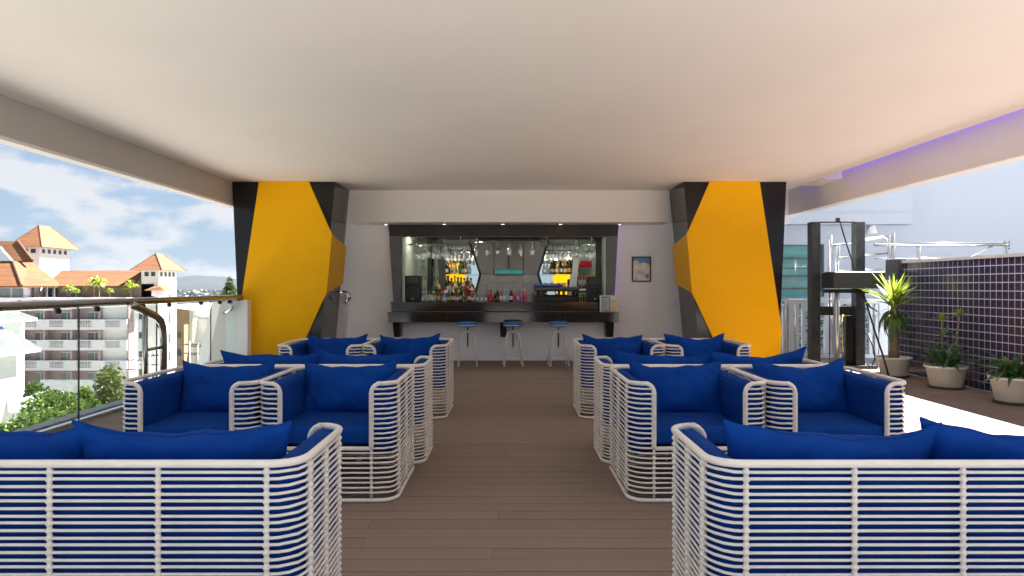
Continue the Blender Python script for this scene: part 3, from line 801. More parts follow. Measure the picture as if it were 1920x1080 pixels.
# ---- framed picture
pc = empty('framed_picture', (PXx(1202.3, YW), YW, PZ(528.5, YW)), 0, 'small framed coastal picture on the white wall right of the bar', 'picture')
w, h = 0.333, 0.443
for b in ((-w / 2, w / 2, 0, 0.022), (-w / 2, w / 2, h - 0.022, h)): MB().box(b[0], b[1], -0.03, -0.002, b[2], b[3]).build('frame_bar', M['frame_top'], pc)
for b in ((-w / 2, -w / 2 + 0.022), (w / 2 - 0.022, w / 2)): MB().box(b[0], b[1], -0.029, -0.002, 0.0225, h - 0.0225).build('frame_bar', M['frame_top'], pc)
def picmat():
    m = bpy.data.materials.new('coast_print'); m.use_nodes = True
    N, L = m.node_tree.nodes, m.node_tree.links
    b = N['Principled BSDF']; b.inputs['Roughness'].default_value = 0.3
    t = N.new('ShaderNodeTexCoord'); v = N.new('ShaderNodeTexVoronoi'); v.inputs['Scale'].default_value = 16
    L.new(t.outputs['Object'], v.inputs['Vector'])
    r = N.new('ShaderNodeValToRGB'); r.color_ramp.interpolation = 'CONSTANT'
    es = r.color_ramp.elements
    es[0].color = (0.72, 0.66, 0.62, 1); es[1].position = 0.3; es[1].color = (0.62, 0.50, 0.48, 1)
    for p, c in ((0.5, (0.80, 0.77, 0.74, 1)), (0.72, (0.42, 0.36, 0.40, 1)), (0.82, (0.75, 0.72, 0.7, 1)), (0.93, (0.10, 0.22, 0.42, 1))):
        e = es.new(p); e.color = c
    sx = N.new('ShaderNodeSeparateXYZ'); L.new(v.outputs['Color'], sx.inputs[0]); L.new(sx.outputs['X'], r.inputs[0])
    s2 = N.new('ShaderNodeSeparateXYZ'); L.new(t.outputs['Object'], s2.inputs[0])
    nz = N.new('ShaderNodeTexNoise'); nz.inputs['Scale'].default_value = 14; L.new(t.outputs['Object'], nz.inputs['Vector'])
    a = N.new('ShaderNodeMath'); a.operation = 'MULTIPLY_ADD'; a.inputs[1].default_value = 0.16; L.new(nz.outputs['Fac'], a.inputs[0]); L.new(s2.outputs['Z'], a.inputs[2])
    a2 = N.new('ShaderNodeMath'); a2.operation = 'MULTIPLY_ADD'; a2.inputs[1].default_value = 0.25; L.new(s2.outputs['X'], a2.inputs[0]); L.new(a.outputs[0], a2.inputs[2])
    g = N.new('ShaderNodeMath'); g.operation = 'GREATER_THAN'; g.inputs[1].default_value = 0.42; L.new(a2.outputs[0], g.inputs[0])
    mx = N.new('ShaderNodeMixRGB'); mx.inputs[2].default_value = (0.10, 0.25, 0.55, 1)
    L.new(g.outputs[0], mx.inputs[0]); L.new(r.outputs[0], mx.inputs[1]); L.new(mx.outputs[0], b.inputs['Base Color'])
    return m
MB().box(-w / 2 + 0.022, w / 2 - 0.022, -0.02, -0.004, 0.022, h - 0.022).build('print', picmat(), pc)

# ---- bar stools
def make_stool(x, label):
    o = empty('bar_stool', (x, 11.42, 0), 0, label, 'bar stool', 'blue topped bar stools')
    MB().lathe([(0.14, 0.635), (0.158, 0.642), (0.162, 0.66), (0.162, 0.70), (0.15, 0.718), (0.08, 0.724)], n=28).build('seat', M['stool_seat'], o, True)
    MB().lathe([(0.1625, 0.655), (0.1645, 0.66), (0.1625, 0.665)], n=28, caps=False).build('piping', M['white_metal'], o, True)
    MB().lathe([(0.013, 0.30), (0.013, 0.634)], n=8).build('screw_spindle', M['steel_dark'], o, True)
    MB().lathe([(0.024, 0.53), (0.03, 0.54), (0.03, 0.57), (0.02, 0.58)], n=10).build('collar', M['white_metal'], o, True)
    for k in range(4):
        a = R(45 + 90 * k) + R(4)
        dx, dy = math.cos(a), math.sin(a)
        pts = []
        for t in range(7):
            u = t / 6.0 * math.pi / 2
            pts.append((0.03 + 0.125 * math.sin(u), 0.43 + 0.125 * math.cos(u)))
        pts += [(0.215, 0.0)]
        MB().tube([(dx * r, dy * r, zq) for r, zq in pts], 0.0125, 7).build('leg', M['white_metal'], o, True)
        MB().lathe([(0.018, 0.0), (0.018, 0.03)], cx=dx * 0.215, cy=dy * 0.215, n=8).build('foot', M['white_metal'], o, True)
    ring = [(0.205 * math.cos(2 * math.pi * k / 4 + R(49)), 0.205 * math.sin(2 * math.pi * k / 4 + R(49)), 0.125) for k in range(4)]
    MB().tube([(0.205 * math.cos(2 * math.pi * k / 28), 0.205 * math.sin(2 * math.pi * k / 28), 0.13) for k in range(28)], 0.009, 6, closed=True).build('foot_ring', M['white_metal'], o, True)
    return o
make_stool(PXx(877, 11.42), 'blue seated white bar stool, left of the three at the bar')
make_stool(PXx(962, 11.42), 'blue seated white bar stool in front of the middle bar bracket')
make_stool(PXx(1047, 11.42), 'blue seated white bar stool, right of the three at the bar')

# ================================================================== RATTAN SEATING
def upath(W, D, rc, xi, n=5):
    """open U seen from above, from the left inner post round the back to the right inner post; front at y=0"""
    h = W / 2
    p = [(-xi, 0.0)]
    p += arc(-h + rc, rc, rc, -math.pi / 2, -math.pi, n)
    p += arc(-h + rc, D - rc, rc, math.pi, math.pi / 2, n)
    p += arc(h - rc, D - rc, rc, math.pi / 2, 0, n)
    p += arc(h - rc, rc, rc, 0, -math.pi / 2, n)
    p += [(xi, 0.0)]
    return p
_seat = {}
def seat_meshes(W, D, H, pitch, nb, key):
    """shared meshes of one seat kind"""
    if key in _seat: return _seat[key]
    rc, xi = 0.105, W / 2 - 0.145
    rr0 = 0.0054 if key == 'sofa' else 0.0059
    d = {}
    up = upath(W, D, rc, xi)
    wob = random.Random(len(key))
    def wav(p): return [(x, y, wob.uniform(-0.0018, 0.0018)) for x, y in p]
    d['open'] = [MB().tube(wav(up), rr0, 6).mesh('rattan_rod', M['rattan'], True) for _ in range(3)]
    d['loop'] = [MB().tube(wav(up[1:-1]), rr0, 6, closed=True).mesh('rattan_ring', M['rattan'], True) for _ in range(2)]
    d['base'] = MB().tube([(x, y, 0) for x, y in up[1:-1]], 0.0125, 8, closed=True).mesh('base_ring', M['rattan'], True)
    # thick wrapped rail: up the inner post, over the arm, round the back and down again
    rb_, zt = 0.055, H - 0.0125
    zs = 0.325
    left = [(-xi, 0, zs)] + [(-xi, 0, zs + (zt - rb_ - zs) * k / 8.0) for k in range(1, 9)]
    left += [(-xi - rb_ * (1 - math.cos(t * math.pi / 10)), 0, zt - rb_ + rb_ * math.sin(t * math.pi / 10)) for t in range(1, 6)]
    mid = [(x, y, zt) for x, y in up[1:-1]]
    right = [(-x, y, zq) for x, y, zq in reversed(left)]
    d['rail'] = MB().tube(left + mid + right, 0.0135, 9).mesh('top_rail', M['rattan'], True)
    # wrapping rings on the inner posts
    wp = [(0.0138, zs + 0.005)]
    z = zs + 0.012
    while z < zt - rb_:
        wp += [(0.0140, z - 0.005), (0.0172, z), (0.0140, z + 0.005)]
        z += 0.0145
    wr = MB().lathe(wp, n=8, caps=False)
    d['wrap'] = wr.mesh('post_wrapping', M['rattan_wrap'], True)
    d['zs'] = zs
    # levels of the rods
    lv = []
    z = zt - pitch * 1.12
    while z > 0.03:
        lv.append(z); z -= pitch
    d['lv'] = lv
    # vertical posts with the binding at every rod
    def post(zlist, ztop):
        pr = [(0.0085, 0.0)]
        for q in sorted(zlist):
            pr += [(0.0085, q - 0.0075), (0.0132, q - 0.0045), (0.0132, q + 0.0045), (0.0085, q + 0.0075)]
        pr.append((0.0085, ztop))
        return MB().lathe(pr, n=7)
    d['post_full'] = post(lv, zt).mesh('post', M['rattan_wrap'], True)
    low = [q for q in lv if q < zs]
    d['post_low'] = post(low, zs).mesh('post', M['rattan_wrap'], True)
    d['front_rail'] = MB().tube([(-xi, 0, zs), (xi, 0, zs)], 0.013, 8).mesh('seat_rail', M['rattan'], True)
    h = W / 2
    pos = [(-h, rc + 0.005), (-h, D * 0.5), (-h, D - rc - 0.005), (h, rc + 0.005), (h, D * 0.5), (h, D - rc - 0.005)]
    nbp = nb
    for k in range(nbp):
        pos.append((-h + rc + 0.005 + (W - 2 * rc - 0.01) * k / (nbp - 1), D))
    d['pos'] = pos
    d['xi'] = xi
    # padded U of arms and back
    body = MB()
    pth = [(-h + 0.024, 0.055)] + [(x, y) for x, y in arc(-h + rc, D - rc, rc - 0.022, math.pi, math.pi / 2, 5)] + [(x, y) for x, y in arc(h - rc, D - rc, rc - 0.022, math.pi / 2, 0, 5)] + [(h - 0.024, 0.055)]
    nrm = [(1, 0)] + [(-math.cos(math.pi - k * math.pi / 10), -math.sin(math.pi - k * math.pi / 10)) for k in range(6)] + [(-math.cos(math.pi / 2 - k * math.pi / 10), -math.sin(math.pi / 2 - k * math.pi / 10)) for k in range(6)] + [(-1, 0)]
    # subdivide the straight runs
    sec = [(0.0, 0.30), (0.0, H - 0.05), (0.012, H - 0.028), (0.035, H - 0.018), (0.07, H - 0.020), (0.092, H - 0.034), (0.10, H - 0.06), (0.10, 0.30)]
    vs, fs = [], []
    k = len(sec)
    for (x, y), (nx, ny) in zip(pth, nrm):
        for t, zq in sec: vs.append((x + nx * t, y + ny * t, zq))
    for i in range(len(pth) - 1):
        for j in range(k):
            j2 = (j + 1) % k
            fs.append((i * k + j, i * k + j2, (i + 1) * k + j2, (i + 1) * k + j))
    fs.append(tuple(range(k))); fs.append(tuple((len(pth) - 1) * k + j for j in reversed(range(k))))
    body.add(vs, fs)
    d['pad'] = body.mesh('arm_and_back_padding', M['blue'], False)
    d['base_panel'] = MB().box(-h + 0.03, h - 0.03, 0.03, D - 0.03, 0.285, 0.299).mesh('seat_base', M['dark'])
    # seat cushion, softly domed
    cu = MB()
    a, b, y0, y1, z0, z1 = -h + 0.128, h - 0.128, 0.012, D - 0.128, 0.340, 0.452
    nx, ny = 12, 8
    bm = bmesh.new()
    cu.rbox(a, b, y0, y1, z0, z1, 0.03, 3)
    bm.free()
    d['cushion'] = cu.mesh('seat_cushion', M['blue'], True)
    _seat[key] = d
    return d

def make_seat(name, key, W, D, H, pitch, nb, loc, rz, label, cat, group):
    d = seat_meshes(W, D, H, pitch, nb, key)
    o = empty(name, loc, rz, label, cat, group)
    for i, z in enumerate(d['lv']):
        if z > d['zs'] - 0.008: obj_from('rattan_rod', d['open'][i % 3], o, (0, 0, z))
        else: obj_from('rattan_rod', d['loop'][i % 2], o, (0, 0, z))
    obj_from('base_ring', d['base'], o, (0, 0, 0.013))
    obj_from('top_rail', d['rail'], o)
    for x in (-d['xi'], d['xi']): obj_from('post_wrapping', d['wrap'], o, (x, 0, 0))
    obj_from('seat_rail', d['front_rail'], o)
    for x, y in d['pos']: obj_from('post', d['post_full'], o, (x, y, 0))
    for x in (-d['xi'], d['xi']): obj_from('post', d['post_low'], o, (x, 0, 0))
    obj_from('arm_and_back_padding', d['pad'], o)
    obj_from('seat_base', d['base_panel'], o)
    obj_from('seat_cushion', d['cushion'], o)
    return o

PIPING = {}
def pillow_mesh(W, Hh, T, seed, nu=44, nv=28):
    rr = random.Random(seed)
    ph = [rr.uniform(0, 6.28) for _ in range(8)]
    vs, fs = [], []
    def pt(u, v, side):
        # straight sewn edges that pull in between the four pointed corners
        pu = (1 - abs(u) ** 2.2); pv = (1 - abs(v) ** 2.2)
        x = W / 2 * u * (1 - 0.085 * pv * abs(u) ** 2)
        z = Hh / 2 * v * (1 - (0.30 if v > 0 else 0.12) * pu * abs(v) ** 2)
        t = T / 2 * max(0.0, (1 - u * u) ** 0.55 * (1 - v * v) ** 0.55)
        edge = max(abs(u), abs(v)) ** 3
        t *= 1 + 0.05 * math.sin(5 * u + 3 * v + ph[0]) + 0.10 * math.sin(13 * u + ph[1]) * edge * abs(v) + 0.10 * math.sin(11 * v - 3 * u + ph[2]) * edge * abs(u)
        z += 0.007 * math.sin(4 * u + ph[3]) + 0.004 * math.sin(12 * u + ph[4]) * abs(v)
        q = Vector((x * 6 + seed * 3.1, z * 6, side * 0.7 + seed))
        q2 = Vector((x * 15 + seed * 5.0 + z * 9, z * 13 - x * 4, side * 0.5))
        t += (0.020 * noise.noise(q) + 0.009 * (1 - abs(noise.noise(q2)) * 2.2)) * min(1.0, t / (T * 0.2))
        y = side * t + 0.012 * math.sin(3 * u + ph[5])
        return (x, y, z)
    for side in (-1, 1):
        b = len(vs)
        for j in range(nv + 1):
            for i in range(nu + 1):
                u, v = -1 + 2 * i / nu, -1 + 2 * j / nv
                # denser towards the border
                u, v = math.sin(u * math.pi / 2), math.sin(v * math.pi / 2)
                vs.append(pt(u, v, side))
        for j in range(nv):
            for i in range(nu):
                q = (b + j * (nu + 1) + i, b + j * (nu + 1) + i + 1, b + (j + 1) * (nu + 1) + i + 1, b + (j + 1) * (nu + 1) + i)
                fs.append(q if side < 0 else tuple(reversed(q)))
    ring = []
    K = 22
    for k in range(K): ring.append((math.sin((-1 + 2 * k / K) * math.pi / 2), -1))
    for k in range(K): ring.append((1, math.sin((-1 + 2 * k / K) * math.pi / 2)))
    for k in range(K): ring.append((math.sin((1 - 2 * k / K) * math.pi / 2), 1))
    for k in range(K): ring.append((-1, math.sin((1 - 2 * k / K) * math.pi / 2)))
    PIPING[seed] = MB().tube([pt(u, v, 1) for u, v in ring], 0.0042, 5, closed=True).mesh('piping', M['blue'], True)
    m = MB().add(vs, fs)
    me = m.mesh('pillow', M['blue2'], True)
    me['seed'] = seed
    bm = bmesh.new(); bm.from_mesh(me); bmesh.ops.remove_doubles(bm, verts=bm.verts, dist=0.0008)
    # seam cord following the border
    bm.to_mesh(me); bm.free()
    for p in me.polygons: p.use_smooth = True
    return me
PIL = {'chair': [pillow_mesh(0.65, 0.40, 0.19, s) for s in range(4)], 'sofa': [pillow_mesh(0.76, 0.42, 0.19, 10 + s) for s in range(4)]}
_pi = [0]
def pillow(kind, loc, rz, tilt, label, roll=0.0):
    me = PIL[kind][_pi[0] % 4]; _pi[0] += 1
    o = obj_from('back_pillow', me, None, loc, (0, 0, 0))
    o.rotation_euler = (Matrix.Rotation(rz, 3, 'Z') @ Matrix.Rotation(tilt, 3, 'X') @ Matrix.Rotation(roll, 3, 'Y')).to_euler()
    obj_from('piping', PIPING[me['seed']], o)
    return tag(o, label, 'pillow', 'blue back pillows')

CW, CD, CH = 0.84, 0.86, 0.728
chairs = [
    (-2.365 + 0.42, 4.17, 'armchair of the front left pair, on the railing side', 'front left pair, railing side'),
    (-0.685 - 0.42, 4.17, 'armchair of the front left pair, on the aisle side', 'front left pair, aisle side'),
    (0.725 + 0.42, 4.17, 'armchair of the front right pair, on the aisle side', 'front right pair, aisle side'),
    (1.575 + 0.42, 4.17, 'armchair of the front right pair, on the plant side', 'front right pair, plant side'),
    (-2.285 + 0.42, 6.80, 'armchair of the rear left pair, beside the left column', 'rear left pair, column side'),
    (-0.625 - 0.42, 6.80, 'armchair of the rear left pair, on the aisle side', 'rear left pair, aisle side'),
    (0.70 + 0.42, 6.80, 'armchair of the rear right pair, on the aisle side', 'rear right pair, aisle side'),
    (1.55 + 0.42, 6.80, 'armchair of the rear right pair, beside the right column', 'rear right pair, column side')]
rp_ = random.Random(11)
for x, y, lab, short in chairs:
    make_seat('rattan_armchair', 'chair', CW, CD, CH, 0.0297, 3, (x, y, 0), rp_.uniform(-0.014, 0.014), 'white rattan ' + lab, 'armchair', 'white rattan armchairs')
    pillow('chair', (x + rp_.uniform(-0.02, 0.02), y + 0.60, 0.60), 0, R(-17) + rp_.uniform(-0.03, 0.03), 'blue pillow in the white armchair of the ' + short, rp_.uniform(-0.02, 0.02))
SW, SD = 1.64, 0.62
sofas = [
    (-0.685 - SW / 2, 2.27 + SD, 'white rattan sofa in the left foreground, its back to the viewer', 'left foreground sofa'),
    (0.665 + SW / 2, 2.27 + SD, 'white rattan sofa in the right foreground, its back to the viewer', 'right foreground sofa'),
    (-0.645 - 0.80, 5.06 + SD, 'white rattan sofa behind the front left armchairs, facing the bar', 'sofa behind the front left armchairs'),
    (0.69 + SW / 2, 5.06 + SD, 'white rattan sofa behind the front right armchairs, facing the bar', 'sofa behind the front right armchairs')]
for x, y, lab, short in sofas:
    make_seat('rattan_sofa', 'sofa', SW, SD, 0.732, 0.0240, 5, (x, y, 0), math.pi, lab, 'sofa', 'white rattan sofas')
    for k, side in ((-1, 'left'), (1, 'right')):
        pillow('sofa', (x + k * 0.352, y - 0.405 + rp_.uniform(-0.01, 0.01), 0.622), math.pi + rp_.uniform(-0.03, 0.03), R(-13) + rp_.uniform(-0.03, 0.03), 'blue pillow at the %s end of the %s' % (side, short), rp_.uniform(-0.03, 0.03))

# ================================================================== LEFT RAILING
XG = -4.10
rl = empty('glass_railing', (XG, 6, 0), 0, 'glass railing with a broad steel handrail along the left terrace edge', 'railing')
def rail_part(mb, name, m, smooth=False):
    o = mb.build(name, m, rl, smooth)
    o.location = (-XG, -6, 0)
    return o
# broad handrail with flattened profile
n = 14
pr = [(0.055 * math.cos(2 * math.pi * k / n), 0.042 * math.sin(2 * math.pi * k / n)) for k in range(n)]
rail_part(MB().prism_y([(XG + a, 1.135 + b) for a, b in pr][::-1], -2.0, 10.56), 'handrail', M['rail_steel'], False)
joints = [-0.7, 0.75, 2.2, 3.68, 5.14, 6.60, 8.06, 9.52, 10.45]
for a, b in zip(joints[:-1], joints[1:]):
    rail_part(MB().box(XG - 0.006, XG + 0.006, a + 0.008, b - 0.008, 0.035, 1.085), 'glass_panel', M['glass'])
    for q in (a + 0.3, b - 0.3):
        rail_part(MB().lathe([(0.012, 1.05), (0.028, 1.055), (0.028, 1.085), (0.02, 1.094)], cx=XG, cy=q, n=10), 'clamp', M['rubber'], True)
for q in joints[1:-1]:
    rail_part(MB().box(XG - 0.006, XG + 0.006, q - 0.006, q + 0.006, 0.035, 1.09), 'joint_seal', M['rubber'])
rail_part(MB().box(XG - 0.03, XG + 0.03, -2, 10.5, 0.002, 0.034), 'base_channel', M['chrome'])
# bent steel support frame standing in the railing line
def flat_tube(path, w, name):
    m = MB().tube([(XG + 0.045, y, z) for y, z in path], w, 8)
    return rail_part(m, name, M['rail_steel'], True)
flat_tube([(7.44, 1.11), (7.50, 1.085), (7.95, 0.955), (8.06, 0.90), (8.11, 0.80), (8.12, 0.68), (8.12, 0.004)], 0.047, 'bent_support')
flat_tube([(7.72, 1.02), (7.72, 0.004)], 0.03, 'upright')
flat_tube([(7.72, 0.59), (8.12, 0.59)], 0.018, 'cross_bar')

# sloping white parapet that meets the left column
pw = empty('sloped_parapet', (-4.2, 10.45, 0), 0, 'sloping white parapet end between the glass railing and left column', 'parapet')
q = [P(413, 568, 10.42), P(464, 562, 10.42), P(464, 700, 10.42), P(385, 700, 10.42)]
t = P(398, 567, 10.62), P(366, 700, 10.62)
loc = Vector((-4.2, 10.45, 0))
vs = [q[0], q[1], Vector((q[2].x, 10.42, 0.0)), Vector((q[3].x, 10.42, 0.0)), t[0], Vector((t[1].x, 10.62, 0.0)), Vector((q[1].x, 10.59, q[1].z)), Vector((q[1].x, 10.59, 0.0))]
vs = [v - loc for v in vs]
MB().add(vs, [(3, 2, 1, 0), (5, 3, 0, 4), (4, 0, 1, 6), (2, 7, 6, 1), (7, 5, 4, 6)]).build('wall_body', M['wall'], pw)
hook = [P(424, 561, 10.36), P(430, 563, 10.30), P(434, 570, 10.27), P(434, 578, 10.27), P(428, 584, 10.30), P(420, 586, 10.40)]
ho = MB().tube(hook, 0.032, 8).build('rail_end_hook', M['chrome'], rl, True)
ho.location = (-XG, -6, 0)
# parapet stub and rail end between the column and the bar wall
pw2 = empty('parapet_stub', (-2.93, 11.8, 0), 0, 'narrow white parapet stub with a rail end behind the left column', 'parapet')
a, b = P(640, 552, 11.8), P(656, 552, 11.8)
MB().hexa([(a.x - 0.45 + 2.93, -0.12, 0), (b.x - 0.16 + 2.93, -0.12, 0), (b.x - 0.16 + 2.93, 0.2, 0), (a.x - 0.45 + 2.93, 0.2, 0)],
          [(a.x - 0.3 + 2.93, -0.12, a.z), (b.x - 0.03 + 2.93, -0.12, a.z), (b.x - 0.03 + 2.93, 0.2, a.z), (a.x - 0.3 + 2.93, 0.2, a.z)]).build('wall_body', M['wall'], pw2)
hk = [P(636, 547, 11.6), P(648, 547, 11.6), P(655, 551, 11.58), P(655, 561, 11.58), P(648, 566, 11.62)]
MB().tube([p - Vector((-2.93, 11.8, 0)) for p in hk], 0.028, 8).build('rail_end', M['chrome'], pw2, True)

# ================================================================== RIGHT SIDE
# ---- tiled parapet wall
TX, TH_ = 5.92, 1.665
tw = empty('tiled_wall', (TX, 7, 0), 0, 'dark purple tiled parapet wall behind the potted plants', 'wall')
MB().box(0.0105, 0.26, -5.0, 3.72, 0, TH_ - 0.02).build('grout_body', M['grout'], tw)
MB().box(-0.012, 0.29, -5.02, 3.73, TH_ - 0.018, TH_ + 0.02).build('coping', M['coping'], tw)
tp = 0.1035
tile_mesh = MB().rbox(0.007, 0.016, -tp / 2 + 0.0058, tp / 2 - 0.0058, -tp / 2 + 0.0058, tp / 2 - 0.0058, 0.002, 1).mesh('tile', M['tile'])
tiles = []
ncol = int((3.72 + 5.0) / tp)
nrow = 16
for c in range(ncol):
    y = 3.72 - tp * (c + 0.5)
    for r in range(nrow):
        tiles.append((y, 0.003 + tp * (r + 0.5)))
vis = sorted([t for t in tiles if t[0] + 7 > 7.55], key=lambda t: t[0])[:300]
vset = set(vis)
trg = random.Random(2)
for y, z in vis:
    obj_from('tile', tile_mesh, tw, (trg.uniform(-0.0008, 0.0008), y, z), (trg.uniform(-0.006, 0.006), trg.uniform(-0.006, 0.006), trg.uniform(-0.012, 0.012)))
rest = MB()
h = tp / 2 - 0.0058
for y, z in tiles:
    if (y, z) in vset: continue
    dx = trg.uniform(-0.0008, 0.0008)
    rest.box(0.007 + dx, 0.014, y - h, y + h, z - h, z + h)
tag(rest.build('tiles', M['tile'], tw), kind='stuff')
MB().box(-0.06, 0.06, 3.45, 3.80, 1.40, 1.71).build('end_box', M['steel_panel'], tw)
tag(MB().box(6.19, 16, -17, 14.0, -0.4, -0.05).build('lower_roof_terrace', M['roof_felt']), kind='structure')

# ---- potted plants
def pot(x, y, r, hgt, label):
    o = empty('potted_plant', (x, y, 0), 0, label, 'potted plant', 'potted plants along the tiled wall')
    MB().lathe([(r * 0.80, 0.003), (r * 0.86, 0.02), (r * 0.84, 0.03)], n=24).build('saucer', M['saucer'], o, True)
    MB().lathe([(r * 0.70, 0.025), (r * 0.74, 0.035), (r * 0.93, hgt - 0.035), (r * 1.0, hgt - 0.03), (r * 1.02, hgt - 0.005), (r * 0.99, hgt), (r * 0.92, hgt - 0.006), (r * 0.88, hgt - 0.05)], n=28, caps=False).build('pot', M['pot'], o, True)
    MB().lathe([(r * 0.88, hgt - 0.055), (r * 0.3, hgt - 0.04)], n=18).build('soil', M['soil'], o, True)
    return o
def leaf_mesh(L, w, droop, m, fold=0.25, seg=7):
    vs, fs = [], []
    for i in range(seg + 1):
        t = i / seg
        ww = w * (math.sin(math.pi * min(1, 0.12 + 0.88 * t) ** 0.8) ** 0.7 if t < 1 else 0.02) * (1.0 - 0.25 * t)
        a = droop * t
        x = L * (math.sin(droop * t) / droop if droop > 1e-3 else t)
        zq = L * ((math.cos(droop * t) - 1) / droop if droop > 1e-3 else 0)
        vs += [(x, -ww, zq + fold * ww), (x, 0, zq), (x, ww, zq + fold * ww)]
    for i in range(seg):
        b = i * 3
        fs += [(b, b + 3, b + 4, b + 1), (b + 1, b + 4, b + 5, b + 2)]
    return MB().add(vs, fs).mesh('leaf', m, True)
lr = random.Random(21)
def leaves(root, meshes, n, origin, spread, pitch_rng, scale_rng, zspread=0.0, az=None):
    for i in range(n):
        a = i * 2.39996 + lr.uniform(-0.3, 0.3)
        pz = lr.uniform(*pitch_rng)
        rr = spread * math.sqrt(lr.random())
        o = obj_from('leaf', meshes[i % len(meshes)], root, (origin[0] + rr * math.cos(a), origin[1] + rr * math.sin(a), origin[2] + lr.uniform(0, zspread)))
        o.rotation_euler = (lr.uniform(-0.25, 0.25), -pz, a)
        s = lr.uniform(*scale_rng)
        o.scale = (s, s, s)
# dracaena
p1 = pot(PXx(1676, 9.98), 9.98, 0.235, 0.29, 'white pot with a tall spiky dracaena next to the lift mast')
MB().tube([(0, 0, 0.22), (0.01, 0, 0.45), (-0.005, 0.01, 0.72), (0.0, 0.0, 0.98)], 0.05, 9, radii=[0.075, 0.06, 0.05, 0.05]).build('trunk', M['bark'], p1, True)
ly = [leaf_mesh(0.50, 0.026, 0.5, M['leaf_y']), leaf_mesh(0.46, 0.024, 0.9, M['leaf_y']), leaf_mesh(0.5, 0.024, 0.3, M['leaf_y'])]
lg = [leaf_mesh(0.48, 0.024, 1.5, M['leaf_g']), leaf_mesh(0.44, 0.022, 1.9, M['leaf_g'])]
leaves(p1, ly, 52, (0, 0, 0.97), 0.03, (0.35, 1.45), (0.8, 1.1), 0.14)
leaves(p1, lg, 44, (0, 0, 0.86), 0.03, (-0.75, 0.3), (0.75, 1.05), 0.12)
# bushy plant with two bare stems
p2 = pot(PXx(1774, 8.88), 8.88, 0.25, 0.29, 'white pot with a bushy plant and two thin bare stems, middle of the three')
ld = [leaf_mesh(0.36, 0.024, 0.9, M['leaf_d']), leaf_mesh(0.32, 0.022, 1.4, M['leaf_g']), leaf_mesh(0.38, 0.022, 0.6, M['leaf_d'])]
leaves(p2, ld, 60, (0, 0, 0.26), 0.12, (0.3, 1.4), (0.7, 1.05), 0.12)
leaves(p2, ld, 26, (-0.02, 0, 0.48), 0.04, (0.1, 1.4), (0.45, 0.75), 0.22)
for sx, sy, hh in ((-0.04, 0.03, 0.86), (0.21, 0.06, 0.93)):
    MB().tube([(sx * 0.5, sy, 0.25), (sx * 0.8, sy, 0.6), (sx, sy, hh)], 0.012, 6, radii=[0.018, 0.014, 0.012]).build('stem', M['bark'], p2, True)
    leaves(p2, [leaf_mesh(0.13, 0.014, 0.9, M['leaf_y'])], 22, (sx, sy, hh - 0.02), 0.008, (0.0, 1.4), (0.7, 1.1), 0.05)
# broad arching plant at the picture edge
p3 = pot(PXx(1903, 7.72), 7.72, 0.255, 0.30, 'white pot with a low arching leafy plant at the right picture edge')
lb_ = [leaf_mesh(0.40, 0.03, 1.3, M['leaf_g']), leaf_mesh(0.36, 0.028, 1.7, M['leaf_g']), leaf_mesh(0.40, 0.026, 1.0, M['leaf_d'])]
leaves(p3, lb_, 85, (0, 0, 0.28), 0.13, (0.25, 1.35), (0.7, 1.0), 0.12)

# ---- goods lift mast
YLm = 11.0
lm = empty('lift_mast', (PXx(1580, YLm), YLm, 0), 0, 'black steel goods lift mast with hydraulic cylinder beside the dracaena', 'lift')
def LX(px): return PXx(px, YLm) - PXx(1580, YLm)
def LZ(py): return PZ(py, YLm)
def lbox(px0, px1, py0, py1, y0, y1, name, m):
    return MB().box(LX(px0), LX(px1), y0, y1, LZ(py1), LZ(py0)).build(name, m, lm)
def channel(px0, px1, name):
    x0, x1 = LX(px0), LX(px1)
    return MB().box(x0, x1, 0.0, 0.02, 0.0, LZ(416)).box(x0, x0 + 0.02, 0.021, 0.16, 0.0, LZ(416)).box(x1 - 0.02, x1, 0.021, 0.16, 0.0, LZ(416)).build(name, M['steel_dark'], lm)
channel(1522, 1538.5, 'left_post'); channel(1605.5, 1622, 'right_post')
MB().box(LX(1540), LX(1544), 0.12, 0.2, 0.0, LZ(460)).build('inner_post', M['steel_panel'], lm)
MB().rbox(LX(1541), LX(1634), -0.42, 0.03, LZ(541), LZ(510), 0.012, 1).build('carriage_box', M['steel_panel'], lm)
lbox(1548, 1612, 542, 549, -0.3, 0.1, 'carriage_underside', M['dark'])
lbox(1540, 1624, 575, 592, 0.17, 0.24, 'cross_beam', M['steel_dark'])
lbox(1539, 1605, 415, 417.5, 0.03, 0.06, 'top_bar', M['steel_dark'])
lbox(1570, 1576, 408, 415, 0.02, 0.07, 'pulley_block', M['steel_dark'])
MB().lathe([(0.045, 0.0), (0.045, LZ(566)), (0.03, LZ(560)), (0.03, LZ(545))], cx=LX(1573.5), cy=0.1, n=14).build('hydraulic_cylinder', M['silver'], lm, True)
MB().lathe([(0.018, 0.0), (0.018, LZ(590))], cx=LX(1587), cy=0.12, n=8).build('brass_rod', M['brass'], lm, True)
for px in (1563, 1581): MB().lathe([(0.008, 0.0), (0.008, LZ(545))], cx=LX(px), cy=0.14, n=6).build('chain_rod', M['steel_dark'], lm)
lbox(1592, 1607, 593, 692, 0.10, 0.16, 'guide_panel', M['dark'])
MB().box(LX(1530), LX(1640), -0.1, 0.3, 0.002, 0.05).build('base_plate', M['steel_dark'], lm)
MB().tube([P(1574, 413, YLm) - lm.location, P(1588, 460, YLm - 0.05) - lm.location, P(1604, 509, YLm - 0.2) - lm.location], 0.012, 6).build('stay_rod', M['steel_dark'], lm)
def cable(pts, r, label):
    o = MB().tube(pts, r, 6).build('hose', M['rubber'], None, True)
    return tag(o, label, 'hose', 'hoses hanging from the lift')
